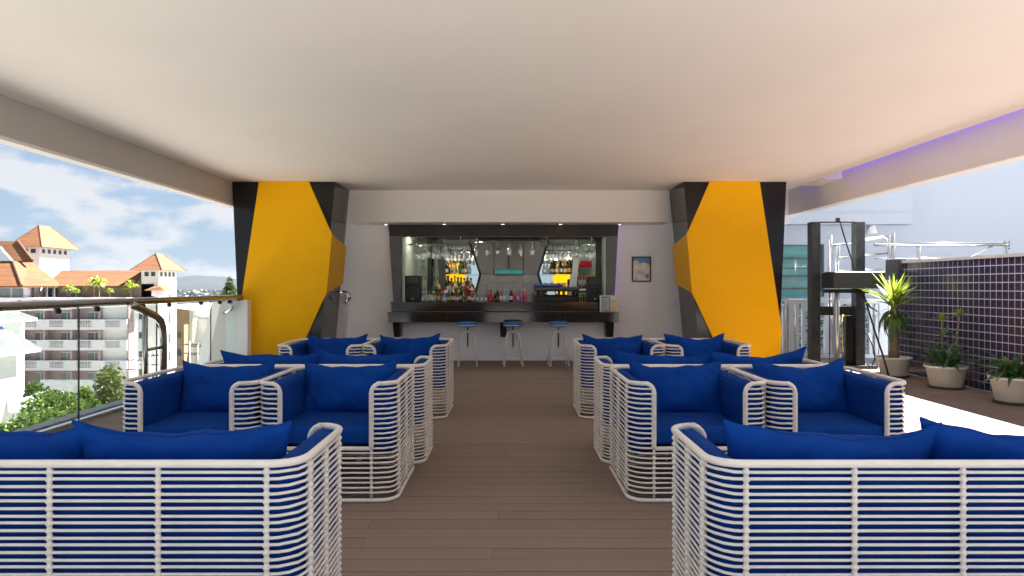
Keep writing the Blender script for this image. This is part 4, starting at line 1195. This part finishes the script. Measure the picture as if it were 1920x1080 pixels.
cable([P(1616, 541, 10.6), P(1622, 560, 10.6), P(1640, 620, 10.4), P(1655, 665, 9.9), P(1662, 690, 9.5), P(1667, 708, 9.55)], 0.014, 'black hose running from the lift carriage down in front of the first pot')
cable([P(1613, 541, 10.65), P(1618, 556, 10.65), P(1632, 576, 10.6), P(1645, 584, 10.7)], 0.012, 'short black hose looping from the lift carriage')
cable([P(1628, 625, 10.9), P(1637, 650, 10.8), P(1641, 672, 10.7), P(1634, 688, 10.75), P(1625, 682, 10.8)], 0.013, 'looped black hose at the foot of the lift')

# ---- blue grey gate
YG = 11.75
gt = empty('picket_gate', (PXx(1560, YG), YG, 0), 0, 'blue grey metal picket gate behind the lift mast', 'gate')
def gbox(px0, px1, py0, py1, name='picket', m=None, y0=0.0, y1=0.04):
    x0, x1 = PXx(px0, YG) - gt.location.x, PXx(px1, YG) - gt.location.x
    MB().box(x0, x1, y0, y1, max(0.02, PZ(py1, YG)), PZ(py0, YG)).build(name, m or M['gate'], gt)
gbox(1462, 1477, 571, 577, 'rail'); gbox(1462, 1477, 664, 670, 'rail')
for px in (1462.5, 1468, 1473.5): gbox(px, px + 2.8, 577.3, 663.6)
gbox(1478, 1664, 561, 569, 'top_rail', None, -0.01, 0.06)
gbox(1478, 1488, 569.3, 679, 'stile', None, -0.012, 0.062)
gbox(1488.3, 1655, 664, 671, 'bottom_rail')
for px in (1492, 1504, 1516, 1530, 1546, 1562, 1596, 1630, 1641): gbox(px, px + 6, 569.3, 663.6)
gbox(1548, 1562, 590, 663, 'panel', M['gate'], 0.05, 0.06)
gbox(1648, 1664, 569.3, 690, 'post', None, -0.012, 0.1)

# ---- steel ramp railing beyond the tiled wall
YS = 12.3
rr_ = empty('ramp_railing', (PXx(1700, YS), YS, 0), 0, 'polished steel ramp railing beyond the tiled wall', 'railing')
def sp(px, py, dy=0.0):
    return P(px, py, YS + dy) - rr_.location
def st(name, pts, r): MB().tube(pts, r, 8).build(name, M['chrome'], rr_, True)
st('rail', [sp(1640, 458), sp(1892, 458)], 0.036)
st('rail', [sp(1640, 484), sp(1820, 484)], 0.014)
st('rail', [sp(1560, 461, -0.2), sp(1612, 452, -0.2), sp(1655, 444, -0.1), sp(1662, 447, -0.05), sp(1666, 460)], 0.026)
st('rail', [sp(1572, 483, -0.2), sp(1664, 475)], 0.018)
st('rail', [sp(1572, 508, -0.2), sp(1664, 504)], 0.018)
st('rail', [sp(1640, 510), sp(1700, 511)], 0.02)
st('brace', [sp(1806, 487), sp(1862, 461)], 0.016)
for px, w, top in ((1557, 0.04, 441), (1568, 0.024, 460), (1573, 0.022, 460), (1667, 0.03, 440), (1675, 0.036, 437), (1723, 0.034, 460), (1886, 0.03, 451)):
    a = sp(px, top)
    st('post', [a, Vector((a.x, a.y, -0.05))], w)
for py in (455, 462, 468): MB().lathe([(0.012, 0), (0.012, 0.03)], cx=sp(1888, py).x, cy=-0.05, z0=sp(1888, py).z, n=8).build('bolt', M['rubber'], rr_)

# ---- white hotel block behind
YH = 15.0
hb = empty('hotel_block', (8, YH, 0), 0, 'tall white hotel block in shade filling the right background', 'building')
x0 = PXx(1330, YH) - 8
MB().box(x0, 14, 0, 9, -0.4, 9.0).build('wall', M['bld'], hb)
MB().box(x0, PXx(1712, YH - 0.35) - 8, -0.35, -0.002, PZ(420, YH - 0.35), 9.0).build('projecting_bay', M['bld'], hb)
MB().box(x0, PXx(1712, YH - 0.35) - 8.0, -0.37, -0.352, PZ(399, YH - 0.35), PZ(397, YH - 0.35)).build('bay_groove', M['bld'], hb)
wx0, wx1 = PXx(1440, YH) - 8, PXx(1541, YH) - 8
wz0, wz1 = PZ(556, YH), PZ(460, YH)
win = MB().box(wx0, wx1, -0.03, -0.005, wz0, wz1).build('window', M['teal_glass'], hb)
for i, py in enumerate((460, 484, 502, 517, 540)):
    MB().box(wx0, wx1, -0.06, -0.031, PZ(py + 1.6, YH), PZ(py, YH)).build('mullion', M['steel_panel'], win)
MB().box(wx0, wx1, -0.06, -0.031, PZ(556, YH), PZ(548, YH)).build('sill_band', M['teal'], win)
MB().box(wx1 - 0.03, wx1 + 0.02, -0.062, -0.004, wz0, wz1 + 0.02).build('jamb', M['steel_panel'], win)
wlp = empty('wall_lamp', (PXx(1632, YH - 0.05), YH - 0.002, PZ(440, YH)), 0, 'small shaded wall lamp on the white hotel block', 'wall lamp')
MB().lathe([(0.05, 0.0), (0.11, 0.02), (0.06, 0.18), (0.03, 0.2)], cy=-0.12, n=12).build('shade', M['plaster'], wlp, True)
MB().box(-0.03, 0.03, -0.1, 0, 0.06, 0.12).build('bracket', M['white_metal'], wlp)
# hedge seen through the gate
hg = MB()
hr = random.Random(9)
for i in range(900):
    p = Vector((hr.uniform(5.0, 7.4), hr.uniform(13.2, 14.2), hr.uniform(0.0, 0.95)))
    d = Vector((hr.uniform(-1, 1), hr.uniform(-1, 1), hr.uniform(-0.4, 1))).normalized()
    e = d.orthogonal().normalized()
    g2 = d.cross(e)
    hg.add([p, p + d * 0.06 + e * 0.02, p + d * 0.12, p + d * 0.06 - e * 0.02], [(0, 1, 2, 3)])
tag(hg.build('clipped_hedge', M['leaf_d']), 'dark clipped hedge behind the picket gate', 'hedge')

# ================================================================== THE VIEW ON THE LEFT
GZ = -15.0
gr = MB().add([(-5500, -50, GZ), (850, -50, GZ), (850, 3780, GZ), (-5500, 3780, GZ)], [(0, 1, 2, 3)]).build('ground', M['ground'])
tag(gr, kind='structure')
# hills
def hill(name, y, pts, dep):
    vs, fs = [], []
    for x, zt in pts: vs += [(x, y, GZ), (x, y + dep * 0.5, zt), (x, y + dep, GZ)]
    for i in range(len(pts) - 1):
        b = i * 3
        fs += [(b, b + 3, b + 4, b + 1), (b + 1, b + 4, b + 5, b + 2)]
    o = MB().add(vs, fs).build(name, M['hill'], None, True)
    return tag(o, kind='structure')
hr = random.Random(4)
hp = []
x = -5200
while x < 800:
    px = CX + x * F / 3300
    base = 22 + 26 * math.exp(-((px - 360) / 48.0) ** 2) + 17 * math.exp(-((px - 420) / 30.0) ** 2) + 20 * math.exp(-((px - 150) / 120.0) ** 2)
    hp.append((x, EYE + base + hr.uniform(-1.5, 1.5) + 3 * math.sin(x / 130.0)))
    x += 40
hill('hills', 3000, hp, 600)

# ---- the orange roofed hotel opposite
H1 = empty('balcony_hotel', (-62, 100, GZ), 0, 'pink and white balcony hotel with orange tiled roofs and two towers', 'building')
OFF = Vector((62, -100, -GZ))
def hbuild(mb, name, m, parent=None, smooth=False):
    mb.v = [(a + OFF.x, b + OFF.y, c + OFF.z) for a, b, c in mb.v] if parent is None or parent is H1 else [(a + OFF.x, b + OFF.y, c + OFF.z) for a, b, c in mb.v]
    return mb.build(name, m, parent or H1, smooth)
YA = 100.0
def AX(px): return PXx(px, YA)
def AZ(py): return PZ(py, YA)
xr = AX(238)
xl = AX(30)
# recessed back wall and side wall
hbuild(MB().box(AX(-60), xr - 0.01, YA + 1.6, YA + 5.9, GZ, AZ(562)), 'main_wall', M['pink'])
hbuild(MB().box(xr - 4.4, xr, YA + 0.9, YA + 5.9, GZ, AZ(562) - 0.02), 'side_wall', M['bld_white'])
bays = [-55, -13, 32, 80, 131, 184, 238]
lev = [(599, 616), (637.5, 654.5), (676, 692.5)]
tops = [AZ(562)] + [AZ(b) for a, b in lev]
for pxb in bays:
    hbuild(MB().box(AX(pxb) - 0.14, AX(pxb) + 0.14, YA + 0.25, YA + 1.59, GZ, AZ(563)), 'fin_wall', M['pink'])
for i, (pa, pb_) in enumerate(lev):
    zt, zb = AZ(pa), AZ(pb_)
    for a, b in zip(bays[:-1], bays[1:]):
        xa, xb = AX(a) + 0.001, AX(b) - 0.001
        br = hbuild(MB().box(xa, xb, YA + 0.0, YA + 1.59, zb - 0.18, zb).box(xa, xb, YA, YA + 0.12, zb + 0.001, zb + 0.22)
                    .box(xa, xb, YA, YA + 0.12, zt - 0.14, zt).box(xa, xa + (xb - xa) * 0.24, YA, YA + 0.12, zb + 0.221, zt - 0.141).box(xb - (xb - xa) * 0.24, xb, YA, YA + 0.12, zb + 0.221, zt - 0.141), 'balcony', M['lilac'])
        bl = MB()
        for k in range(9):
            x = xa + (xb - xa) * (0.27 + 0.46 * k / 8)
            bl.lathe([(0.05, zb + 0.222), (0.085, (zb * 0.6 + zt * 0.4)), (0.05, zt - 0.142)], cx=x, cy=YA + 0.06, n=6)
        bo = hbuild(bl, 'balusters', M['lilac'], H1)
        tag(bo, kind='stuff')
# windows behind the balconies, one per bay and storey
for i in range(4):
    zfloor = [AZ(616), AZ(654.5), AZ(692.5), AZ(731)][i]
    for a, b in zip(bays[:-1], bays[1:]):
        xa, xb = AX(a), AX(b)
        w0, w1 = xa + (xb - xa) * 0.42, xa + (xb - xa) * 0.90
        wo = hbuild(MB().box(w0, w1, YA + 1.52, YA + 1.598, zfloor + 0.05, zfloor + 2.25), 'window', M['curtain'] if (i + int(a)) % 3 else M['window'])
        hbuild(MB().box((w0 + w1) / 2 - 0.05, (w0 + w1) / 2 + 0.05, YA + 1.48, YA + 1.519, zfloor + 0.05, zfloor + 2.25).box(w0, w1, YA + 1.48, YA + 1.518, zfloor + 2.251, zfloor + 2.35), 'frame', M['lilac'], wo)
        wo.children[0].location = (0, 0, 0)
# side wall windows (facing the sun)
for py in (589, 626, 663, 700):
    z1 = AZ(py); z0 = AZ(py + 12)
    hbuild(MB().box(xr + 0.002, xr + 0.05, YA + 3.2, YA + 4.6, z0, z1), 'window', M['window'])
# top storey set back, under the eaves
hbuild(MB().box(AX(44), AX(262), YA + 4.0, YA + 8, AZ(566), AZ(536) + 0.3), 'top_storey', M['beige'])
hbuild(MB().box(AX(-60), AX(46), YA + 0.6, YA + 6, AZ(566), AZ(534)), 'top_storey_wing', M['lilac'])
for a, b in ((-40, -14), (-8, 14), (17, 38)):
    hbuild(MB().box(AX(a), AX(b), YA + 0.52, YA + 0.599, AZ(562), AZ(541)), 'window', M['curtain'])
for px in (50, 62, 76, 90, 118): hbuild(MB().box(AX(px) - 0.12, AX(px) + 0.12, YA + 1.2, YA + 1.4, AZ(562), AZ(537)), 'veranda_post', M['steel_panel'])
for px in (55, 68, 100, 112): hbuild(MB().box(AX(px), AX(px + 8), YA + 3.9, YA + 3.99, AZ(562), AZ(541)), 'window', M['window'])
hbuild(MB().box(AX(-60), xr, YA - 0.1, YA + 2.0, AZ(562.5), AZ(558)), 'terrace_kerb', M['lilac'])
# roofs
ze, zr = AZ(536), PZ(507, 106)
x1, x2 = AX(-70), PXx(263, 104)
def roofq(pts, name='roof', th=0.25):
    p = [Vector(q) for q in pts]
    k = len(p)
    vs = p + [q - Vector((0, 0, th)) for q in p]
    return hbuild(MB().add(vs, [tuple(range(k)), tuple(range(2 * k - 1, k - 1, -1))] + [(i, i + k, (i + 1) % k + k, (i + 1) % k) for i in range(k)]), name, M['roof'])
roofq([(AX(60), YA + 2.6, ze), (x2, YA + 2.6, ze), (PXx(263, 106), 106.5, zr), (AX(60), 106.5, zr)])
roofq([(AX(60), 106.5, zr - 0.003), (PXx(263, 106), 106.5, zr - 0.003), (x2, 110.4, ze), (AX(60), 110.4, ze)], 'roof_rear')
# left wing hip roof (lower tier) and upper tier
c = [(AX(-70), YA - 0.6, ze), (AX(47), YA - 0.6, ze), (AX(47), 112.0, ze), (AX(-70), 112.0, ze)]
t_ = [(PXx(-70, 103.5), 103.5, PZ(490, 103.5)), (PXx(24, 103.5), 103.5, PZ(490, 103.5)), (PXx(24, 103.5), 108.0, PZ(490, 103.5)), (PXx(-70, 103.5), 108.0, PZ(490, 103.5))]
roofq([c[0], c[1], t_[1], t_[0]])
roofq([c[1], (PXx(118, 103), 103.0, ze), (PXx(57, 106), 106, PZ(488, 106)), t_[1]])
hbuild(MB().tube([Vector(c[1]) + Vector((0, -0.05, 0.05)), Vector(t_[1]) + Vector((0, 0, 0.06))], 0.16, 6), 'hip_cap', M['roof_hip'])
ut = [(PXx(-70, 104), 104, PZ(452, 106)), (PXx(15, 104), 106, PZ(452, 106)), (PXx(60, 104), 104.2, PZ(489, 104.2)), (PXx(-70, 104), 103.6, PZ(489.5, 103.6))]
roofq([ut[3], ut[2], ut[1], (ut[0][0], 106, ut[0][2])], 'upper_roof')
hbuild(MB().tube([Vector(ut[2]) + Vector((0, -0.05, 0.1)), Vector(ut[1]) + Vector((0, 0, 0.1))], 0.16, 6), 'hip_cap', M['roof_hip'])
gp_ = [(PXx(-60, 103.3), 103.3, PZ(489, 103.3)), (PXx(22, 103.3), 103.3, PZ(489, 103.3)), (PXx(-8, 103.3), 104.0, PZ(462, 103.3))]
hbuild(MB().add([Vector(q) for q in gp_] + [Vector(q) + Vector((0, 0.4, 0)) for q in gp_], [(0, 1, 2), (5, 4, 3), (0, 3, 4, 1), (1, 4, 5, 2), (2, 5, 3, 0)]), 'skylight', M['bld'])
# towers
def tower(fx0, fx1, sx1, Yt, py_eave, py_apex, overhang, nwf, nws, zbase):
    xa, xb = PXx(fx0, Yt), PXx(fx1, Yt)
    Yb2 = xb * F / (sx1 - CX)
    zt = PZ(py_eave, Yt)
    T = hbuild(MB().box(xa, xb, Yt, Yb2, zbase, zt), 'tower', M['bld_white'])
    o = overhang
    ym = (Yt + Yb2) / 2; xm = (xa + xb) / 2
    zap = PZ(py_apex, ym)
    rl_ = max(0.0, (Yb2 - Yt) - (xb - xa)) * 0.35
    A = [(xa - o, Yt - o, zt - 0.05), (xb + o, Yt - o, zt - 0.05), (xb + o, Yb2 + o, zt - 0.05), (xa - o, Yb2 + o, zt - 0.05)]
    B = [(xm, ym - rl_, zap), (xm, ym + rl_ + 0.01, zap)]
    hbuild(MB().add(A + B, [(0, 1, 4), (1, 2, 5, 4), (2, 3, 5), (3, 0, 4, 5), (3, 2, 1, 0)]), 'tower_roof', M['roof'], H1)
    for cnr, ap in ((A[1], B[0]), (A[0], B[0]), (A[2], B[1])):
        hbuild(MB().tube([cnr, ap], 0.09, 5), 'hip_cap', M['roof_hip'])
    for k in range(nwf):
        w = (xb - xa) / (nwf + 0.6)
        x = xa + w * (k + 0.5)
        hbuild(MB().box(x, x + w * 0.62, Yt - 0.04, Yt - 0.002, zt - 0.95, zt - 0.3), 'window', M['window'])
    for k in range(nws):
        w = (Yb2 - Yt) / (nws + 0.5)
        y = Yt + w * (k + 0.45)
        hbuild(MB().box(xb + 0.002, xb + 0.04, y, y + w * 0.5, zt - 0.95, zt - 0.3), 'window', M['window'])
    return xa, xb, Yt, Yb2
r2 = tower(265, 297, 331, 104.0, 506, 476, 1.1, 2, 4, GZ)
r1 = tower(36, 74, 130, 110.0, 463, 424, 1.2, 2, 5, AZ(540))
for py in (552, 588, 626, 660):
    hbuild(MB().box(r2[1] + 0.002, r2[1] + 0.05, r2[2] + 3.0, r2[2] + 3.7, PZ(py + 17, 107), PZ(py, 107)), 'slit_window', M['window'])
hbuild(MB().hexa([(AX(256), 101.8, AZ(545)), (AX(297), 101.8, AZ(545)), (AX(297), 103.9, AZ(541)), (AX(256), 103.9, AZ(541))], [(AX(262), 102.4, AZ(541)), (AX(284), 102.4, AZ(537)), (AX(284), 103.9, AZ(534)), (AX(262), 103.9, AZ(537))]), 'porch_roof', M['roof'])
hbuild(MB().box(AX(268), AX(287), 102.4, 103.9, AZ(556), AZ(545)), 'porch', M['lilac'])
# lattice pergola roof at the foot
pg = empty('pergola', (-62, 88, GZ), 0, 'grey tiled low canopy roof below the balcony hotel', 'canopy')
pv = [P(76, 712, 84), P(186, 712, 84), P(186, 738, 80), P(70, 738, 80)]
MB().add([v - pg.location for v in pv] + [v - pg.location - Vector((0, 0, 0.3)) for v in pv], [(3, 2, 1, 0), (4, 5, 6, 7), (0, 1, 5, 4), (1, 2, 6, 5), (2, 3, 7, 6), (3, 0, 4, 7)]).build('roof', M['roof_grey'], pg)
MB().box(pv[3].x - pg.location.x, pv[2].x - pg.location.x, 81.5 - 88, 83.5 - 88, 0, pv[3].z - GZ - 0.35).build('wall', M['roof_grey'], pg)

# ---- near white building with grey hipped eaves
def eave_house(loc, wallX, y0, y1, zt, eaveX, ey0, ey1, ridge_dx, ridge_z, label, extra=None):
    o = empty('white_villa', (wallX, y0, GZ), 0, label, 'building', 'white neighbour houses')
    V = Vector((wallX, y0, GZ))
    MB().box(-12, 0, 0, y1 - y0, 0, zt - GZ - 0.1).build('wall', M['bld_white'], o)
    A = [Vector((eaveX, ey0, zt)), Vector((eaveX, ey1, zt)), Vector((wallX - 14, ey1, zt)), Vector((wallX - 14, ey0, zt))]
    B = [Vector((eaveX - ridge_dx, ey0 + ridge_dx * 0.8, ridge_z)), Vector((eaveX - ridge_dx, ey1 - ridge_dx * 0.8, ridge_z)), Vector((wallX - 12, ey1 - ridge_dx * 0.8, ridge_z)), Vector((wallX - 12, ey0 + ridge_dx * 0.8, ridge_z))]
    MB().add([v - V for v in A + B], [(0, 1, 5, 4), (1, 2, 6, 5), (2, 3, 7, 6), (3, 0, 4, 7), (4, 5, 6, 7)]).build('roof', M['roof_grey'], o)
    MB().add([v - V for v in A] + [v - V - Vector((0, 0, 0.22)) for v in A], [(4, 5, 1, 0), (5, 6, 2, 1), (6, 7, 3, 2), (7, 4, 0, 3), (7, 6, 5, 4)]).build('fascia', M['bld_white'], o)
    return o
v1 = eave_house(None, -31.9, 36, 44.9, -2.75, -30.8, 34.5, 45.6, 1.3, -1.45, 'white house with a grey hipped roof at the lower left edge')
v2 = eave_house(None, -36.5, 40, 52.2, -1.05, -35.4, 39, 52.0, 1.4, -0.25, 'upper white house with a grey hipped roof at the left edge, below the handrail')
for k in range(2):
    b = MB().box(0.0, 1.0, 8.0, 9.6, 8.3 - 2.5 * k, 8.42 - 2.5 * k).box(0.9, 1.0, 8.0, 9.6, 8.421 - 2.5 * k, 9.2 - 2.5 * k).box(0.0, 0.899, 8.0, 8.1, 8.421 - 2.5 * k, 9.2 - 2.5 * k).build('balcony', M['bld_white'], v1)
aw = MB().hexa([P(-20, 624, 47), P(12, 622, 47), P(12, 622, 49), P(-20, 624, 49)], [P(-20, 612, 47), P(4, 612, 47), P(4, 612, 49), P(-20, 612, 49)]).build('tarpaulin', mat('blue_tarpaulin', (0.10, 0.18, 0.75), 0.5, var=0.1))
tag(aw, 'bright blue tarpaulin between the two white houses', 'tarpaulin')

# ---- white low building right of the tower
W2 = empty('white_annexe', (-60, 125, GZ), 0, 'plain white annexe with a gabled end right of the slim tower', 'building')
def w2(mb, name, m):
    mb.v = [(a + 60, b - 125, c - GZ) for a, b, c in mb.v]
    return mb.build(name, m, W2)
w2(MB().box(PXx(331, 122), PXx(345, 122), 122, 126, GZ, PZ(582, 122)), 'stair_wall', M['beige'])
w2(MB().box(PXx(345, 124), PXx(362, 124), 124, 140, GZ, PZ(574, 124)), 'wall', M['bld_white'])
w2(MB().hexa([(PXx(334, 123), 121, PZ(577, 122)), (PXx(369, 123), 121, PZ(581, 122)), (PXx(369, 123), 141, PZ(581, 122)), (PXx(334, 123), 141, PZ(577, 122))], [(PXx(338, 123), 122, PZ(571, 122)), (PXx(352, 123), 122, PZ(571, 122)), (PXx(352, 123), 141, PZ(571, 122)), (PXx(338, 123), 141, PZ(571, 122))]), 'roof', M['lilac'])
w2(MB().box(PXx(362, 126), PXx(470, 126), 126, 150, GZ, PZ(598, 126)), 'long_wall', M['bld_white'])
w2(MB().box(PXx(358, 126), PXx(470, 126), 125.8, 150, PZ(597.5, 126), PZ(594, 126)), 'parapet_band', M['coping'])
for py in (622, 655):
    w2(MB().box(PXx(331.5, 122), PXx(340, 122), 121.95, 121.998, PZ(py + 12, 122), PZ(py, 122)), 'window', M['window'])
# utility poles
for px, top, Yp, lab in ((256, 668, 80, 'utility pole with cross arms left of the steel support frame'), (281, 660, 84, 'leaning utility pole seen through the steel support frame'), (356, 640, 90, 'thin utility pole in front of the white annexe'), (371, 643, 92, 'utility pole nearest the sloping parapet')):
    a = P(px, top, Yp)
    o = empty('utility_pole', (a.x, Yp, GZ), 0, lab, 'utility pole', 'utility poles in the street')
    hgt = a.z - GZ
    MB().lathe([(0.17, 0), (0.11, hgt)], n=8).build('pole', M['coping'], o, True)
    for dz in (0.5, 1.6): MB().box(-1.2, 1.2, -0.06, 0.06, hgt - dz, hgt - dz + 0.12).build('cross_arm', M['steel_panel'], o)
    for dx in (-1.0, -0.4, 0.4, 1.0): MB().lathe([(0.05, 0), (0.07, 0.12), (0.03, 0.2)], cx=dx, z0=hgt - 0.38, n=6).build('insulator', M['rubber'], o)

# ---- trees
def crown(c, rad, n, size, mats_, seed, flowers=0, lobes=9):
    r = random.Random(seed)
    lob = []
    for i in range(lobes):
        a = r.uniform(0, 6.28); u = r.uniform(-0.35, 0.9)
        q = math.sqrt(max(0.05, 1 - u * u)) * r.uniform(0.35, 0.75)
        lob.append((Vector((rad[0] * q * math.cos(a), rad[1] * q * math.sin(a), rad[2] * u * 0.7)), r.uniform(0.30, 0.52)))
    m = MB()
    for i in range(n):
        lc, lr_ = lob[r.randrange(lobes)]
        d = Vector((r.gauss(0, 1), r.gauss(0, 1), r.gauss(0, 1))).normalized()
        rr = r.random() ** 0.4
        p = lc + Vector((d.x * rad[0], d.y * rad[1], d.z * rad[2])) * lr_ * rr
        e = Vector((r.gauss(0, 1), r.gauss(0, 1), r.gauss(0, 0.6))).normalized()
        e2 = (d + Vector((r.uniform(-.8, .8), r.uniform(-.8, .8), r.uniform(-.2, .9)))).normalized()
        nrm = e.cross(e2)
        if nrm.length < 0.1: continue
        s = size * r.uniform(0.6, 1.4)
        a, b = e * s, e2 * s * 0.55
        m.mi = 2 if (flowers and r.random() < flowers and d.z > 0.1) else (0 if r.random() < 0.6 else 1)
        k = 0.7 if m.mi == 2 else 1.0
        m.add([p - a * k, p + b * k * 0.9, p + a * k, p - b * k * 0.9], [(0, 1, 2, 3)])
    return m
def tree(px, py_top, py_bot, Y, halfpx, label, ms, n=3000, size=0.28, seed=1, flowers=0.0, lobes=10, name='leafy_tree'):
    top, bot = PZ(py_top, Y), PZ(py_bot, Y)
    rx = halfpx / F * Y
    rz = (top - bot) / 2
    c = Vector((PXx(px, Y), Y, (top + bot) / 2))
    o = empty(name, (c.x, c.y, GZ), 0, label, 'tree', 'trees between the buildings')
    m = crown(c, (rx * 1.15, rx * 1.1, rz * 1.15), n, size, ms, seed, flowers, lobes)
    ms2 = [M[k] for k in ms]
    m.build('crown', ms2 + ([M['flower']] if len(ms2) == 2 else []), o, False, (0, 0, c.z - GZ))
    hh = c.z - GZ
    tr = MB().tube([(0, 0, 0), (0.1, 0, hh * 0.5), (0, 0.1, hh)], 0.3, 7, radii=[0.32, 0.22, 0.1])
    r = random.Random(seed)
    for k in range(4):
        a = r.uniform(0, 6.28)
        tr.tube([(0.05, 0, hh * 0.6), (math.cos(a) * rx * 0.4, math.sin(a) * rx * 0.4, hh * 0.9), (math.cos(a) * rx * 0.7, math.sin(a) * rx * 0.7, hh * 1.05)], 0.1, 5, radii=[0.12, 0.08, 0.04])
    tr.build('trunk', M['trunk'], o, True)
    return o
tree(40, 772, 900, 36, 92, 'bright green tree at the lower left, in front of the white house', ('leafA', 'leafB'), 9000, 0.14, 1, 0, 16)
tree(112, 738, 850, 43, 66, 'flowering green tree with white blossom left of the glass joint', ('leafA', 'leafB'), 8000, 0.16, 2, 0.06, 14)
tree(222, 694, 850, 50, 44, 'rounded olive green tree just left of the front armchair', ('leafC', 'leafA'), 7000, 0.16, 3, 0, 12)
tree(62, 712, 800, 52, 26, 'small dark tree beside the white house balconies', ('leafB', 'leafB'), 2600, 0.2, 4, 0, 8)
tree(165, 728, 860, 47, 28, 'yellow green tree right of the glass joint', ('leafA', 'leafA'), 3000, 0.16, 5, 0, 8)
tree(410, 566, 640, 180, 34, 'dense dark tree behind the white annexe', ('leafB', 'leafB'), 3500, 0.6, 6, 0, 10)
tree(372, 578, 640, 200, 24, 'small green tree behind the gabled annexe', ('leafB', 'leafC'), 2200, 0.6, 7, 0, 8)
tree(428, 528, 620, 150, 15, 'tall dark tree rising above the handrail beside the column', ('leafB', 'leafB'), 2600, 0.45, 8, 0, 9)
# rooftop terrace palms on the opposite hotel
def palm(px, py_top, py_base, Y, label, seed):
    r = random.Random(seed)
    zt, zb = PZ(py_top, Y), PZ(py_base, Y)
    o = empty('terrace_palm', (PXx(px, Y), Y, zb), 0, label, 'palm', 'palms on the hotel roof terrace')
    h = zt - zb
    MB().tube([(0, 0, 0), (0.05, 0, h * 0.7)], 0.08, 6).build('trunk', M['trunk'], o)
    m = MB()
    for k in range(46):
        a = k * 2.4; el = r.uniform(-0.3, 1.3)
        L = h * r.uniform(0.35, 0.6)
        p0 = Vector((0, 0, h * 0.68))
        d = Vector((math.cos(a) * math.cos(el), math.sin(a) * math.cos(el), math.sin(el)))
        p1 = p0 + d * L * 0.6
        p2 = p1 + Vector((d.x, d.y, d.z - 0.9)) * L * 0.4
        sd_ = Vector((-math.sin(a), math.cos(a), 0)) * 0.13
        m.add([p0, p1 - sd_, p2, p1 + sd_], [(0, 1, 2, 3)])
    m.build('fronds', M['leaf_y'], o)
for i, (px, a, b) in enumerate(((130, 533, 558), (142, 540, 558), (176, 519, 557), (186, 517, 557), (206, 540, 557), (236, 540, 557), (245, 525, 556))):
    palm(px, a, b, 101.3, ['bushy palm on the opposite roof terrace, furthest left', 'low palm right of the bushy roof terrace palm', 'left of the two tall palms on the opposite roof terrace', 'right of the two tall palms on the opposite roof terrace', 'low palm in the middle of the opposite roof terrace', 'low palm left of the slim tower', 'taller palm just left of the slim tower'][i], 30 + i)
# distant belt of town and trees
twn = MB()
tr_ = random.Random(77)
for i in range(900):
    Y = tr_.uniform(350, 2300)
    x = PXx(tr_.uniform(-40, 520), Y)
    w = tr_.uniform(4, 12)
    if tr_.random() < 0.22:
        twn.mi = 1
        twn.box(x, x + w, Y, Y + 8, GZ, GZ + tr_.uniform(3, 7))
    else:
        twn.mi = 0
        hh = tr_.uniform(4, 9)
        twn.lathe([(w * 0.5, 0), (w * 0.75, hh * 0.4), (w * 0.5, hh * 0.8), (w * 0.1, hh)], cx=x, cy=Y, z0=GZ, n=7)
tag(twn.build('distant_town_and_woods', [M['hill'], M['bld_white']]), 'far belt of low houses and trees below the hills', 'town', None, 'stuff')

# ================================================================== HAZE
hz = MB().box(-5600, 900, -60, 3800, GZ - 1.5, 76).build('haze', None)
hz.data.materials.clear()
hm = bpy.data.materials.new('haze_air')
hm.use_nodes = True
hn, hl = hm.node_tree.nodes, hm.node_tree.links
hn.remove(hn['Principled BSDF'])
pv_ = hn.new('ShaderNodeVolumePrincipled')
pv_.inputs['Color'].default_value = (0.50, 0.66, 0.95, 1)
pv_.inputs['Density'].default_value = 0.000022
pv_.inputs['Anisotropy'].default_value = 0.2
hl.new(pv_.outputs[0], hn['Material Output'].inputs['Volume'])
hz.data.materials.append(hm)
tag(hz, kind='stuff')
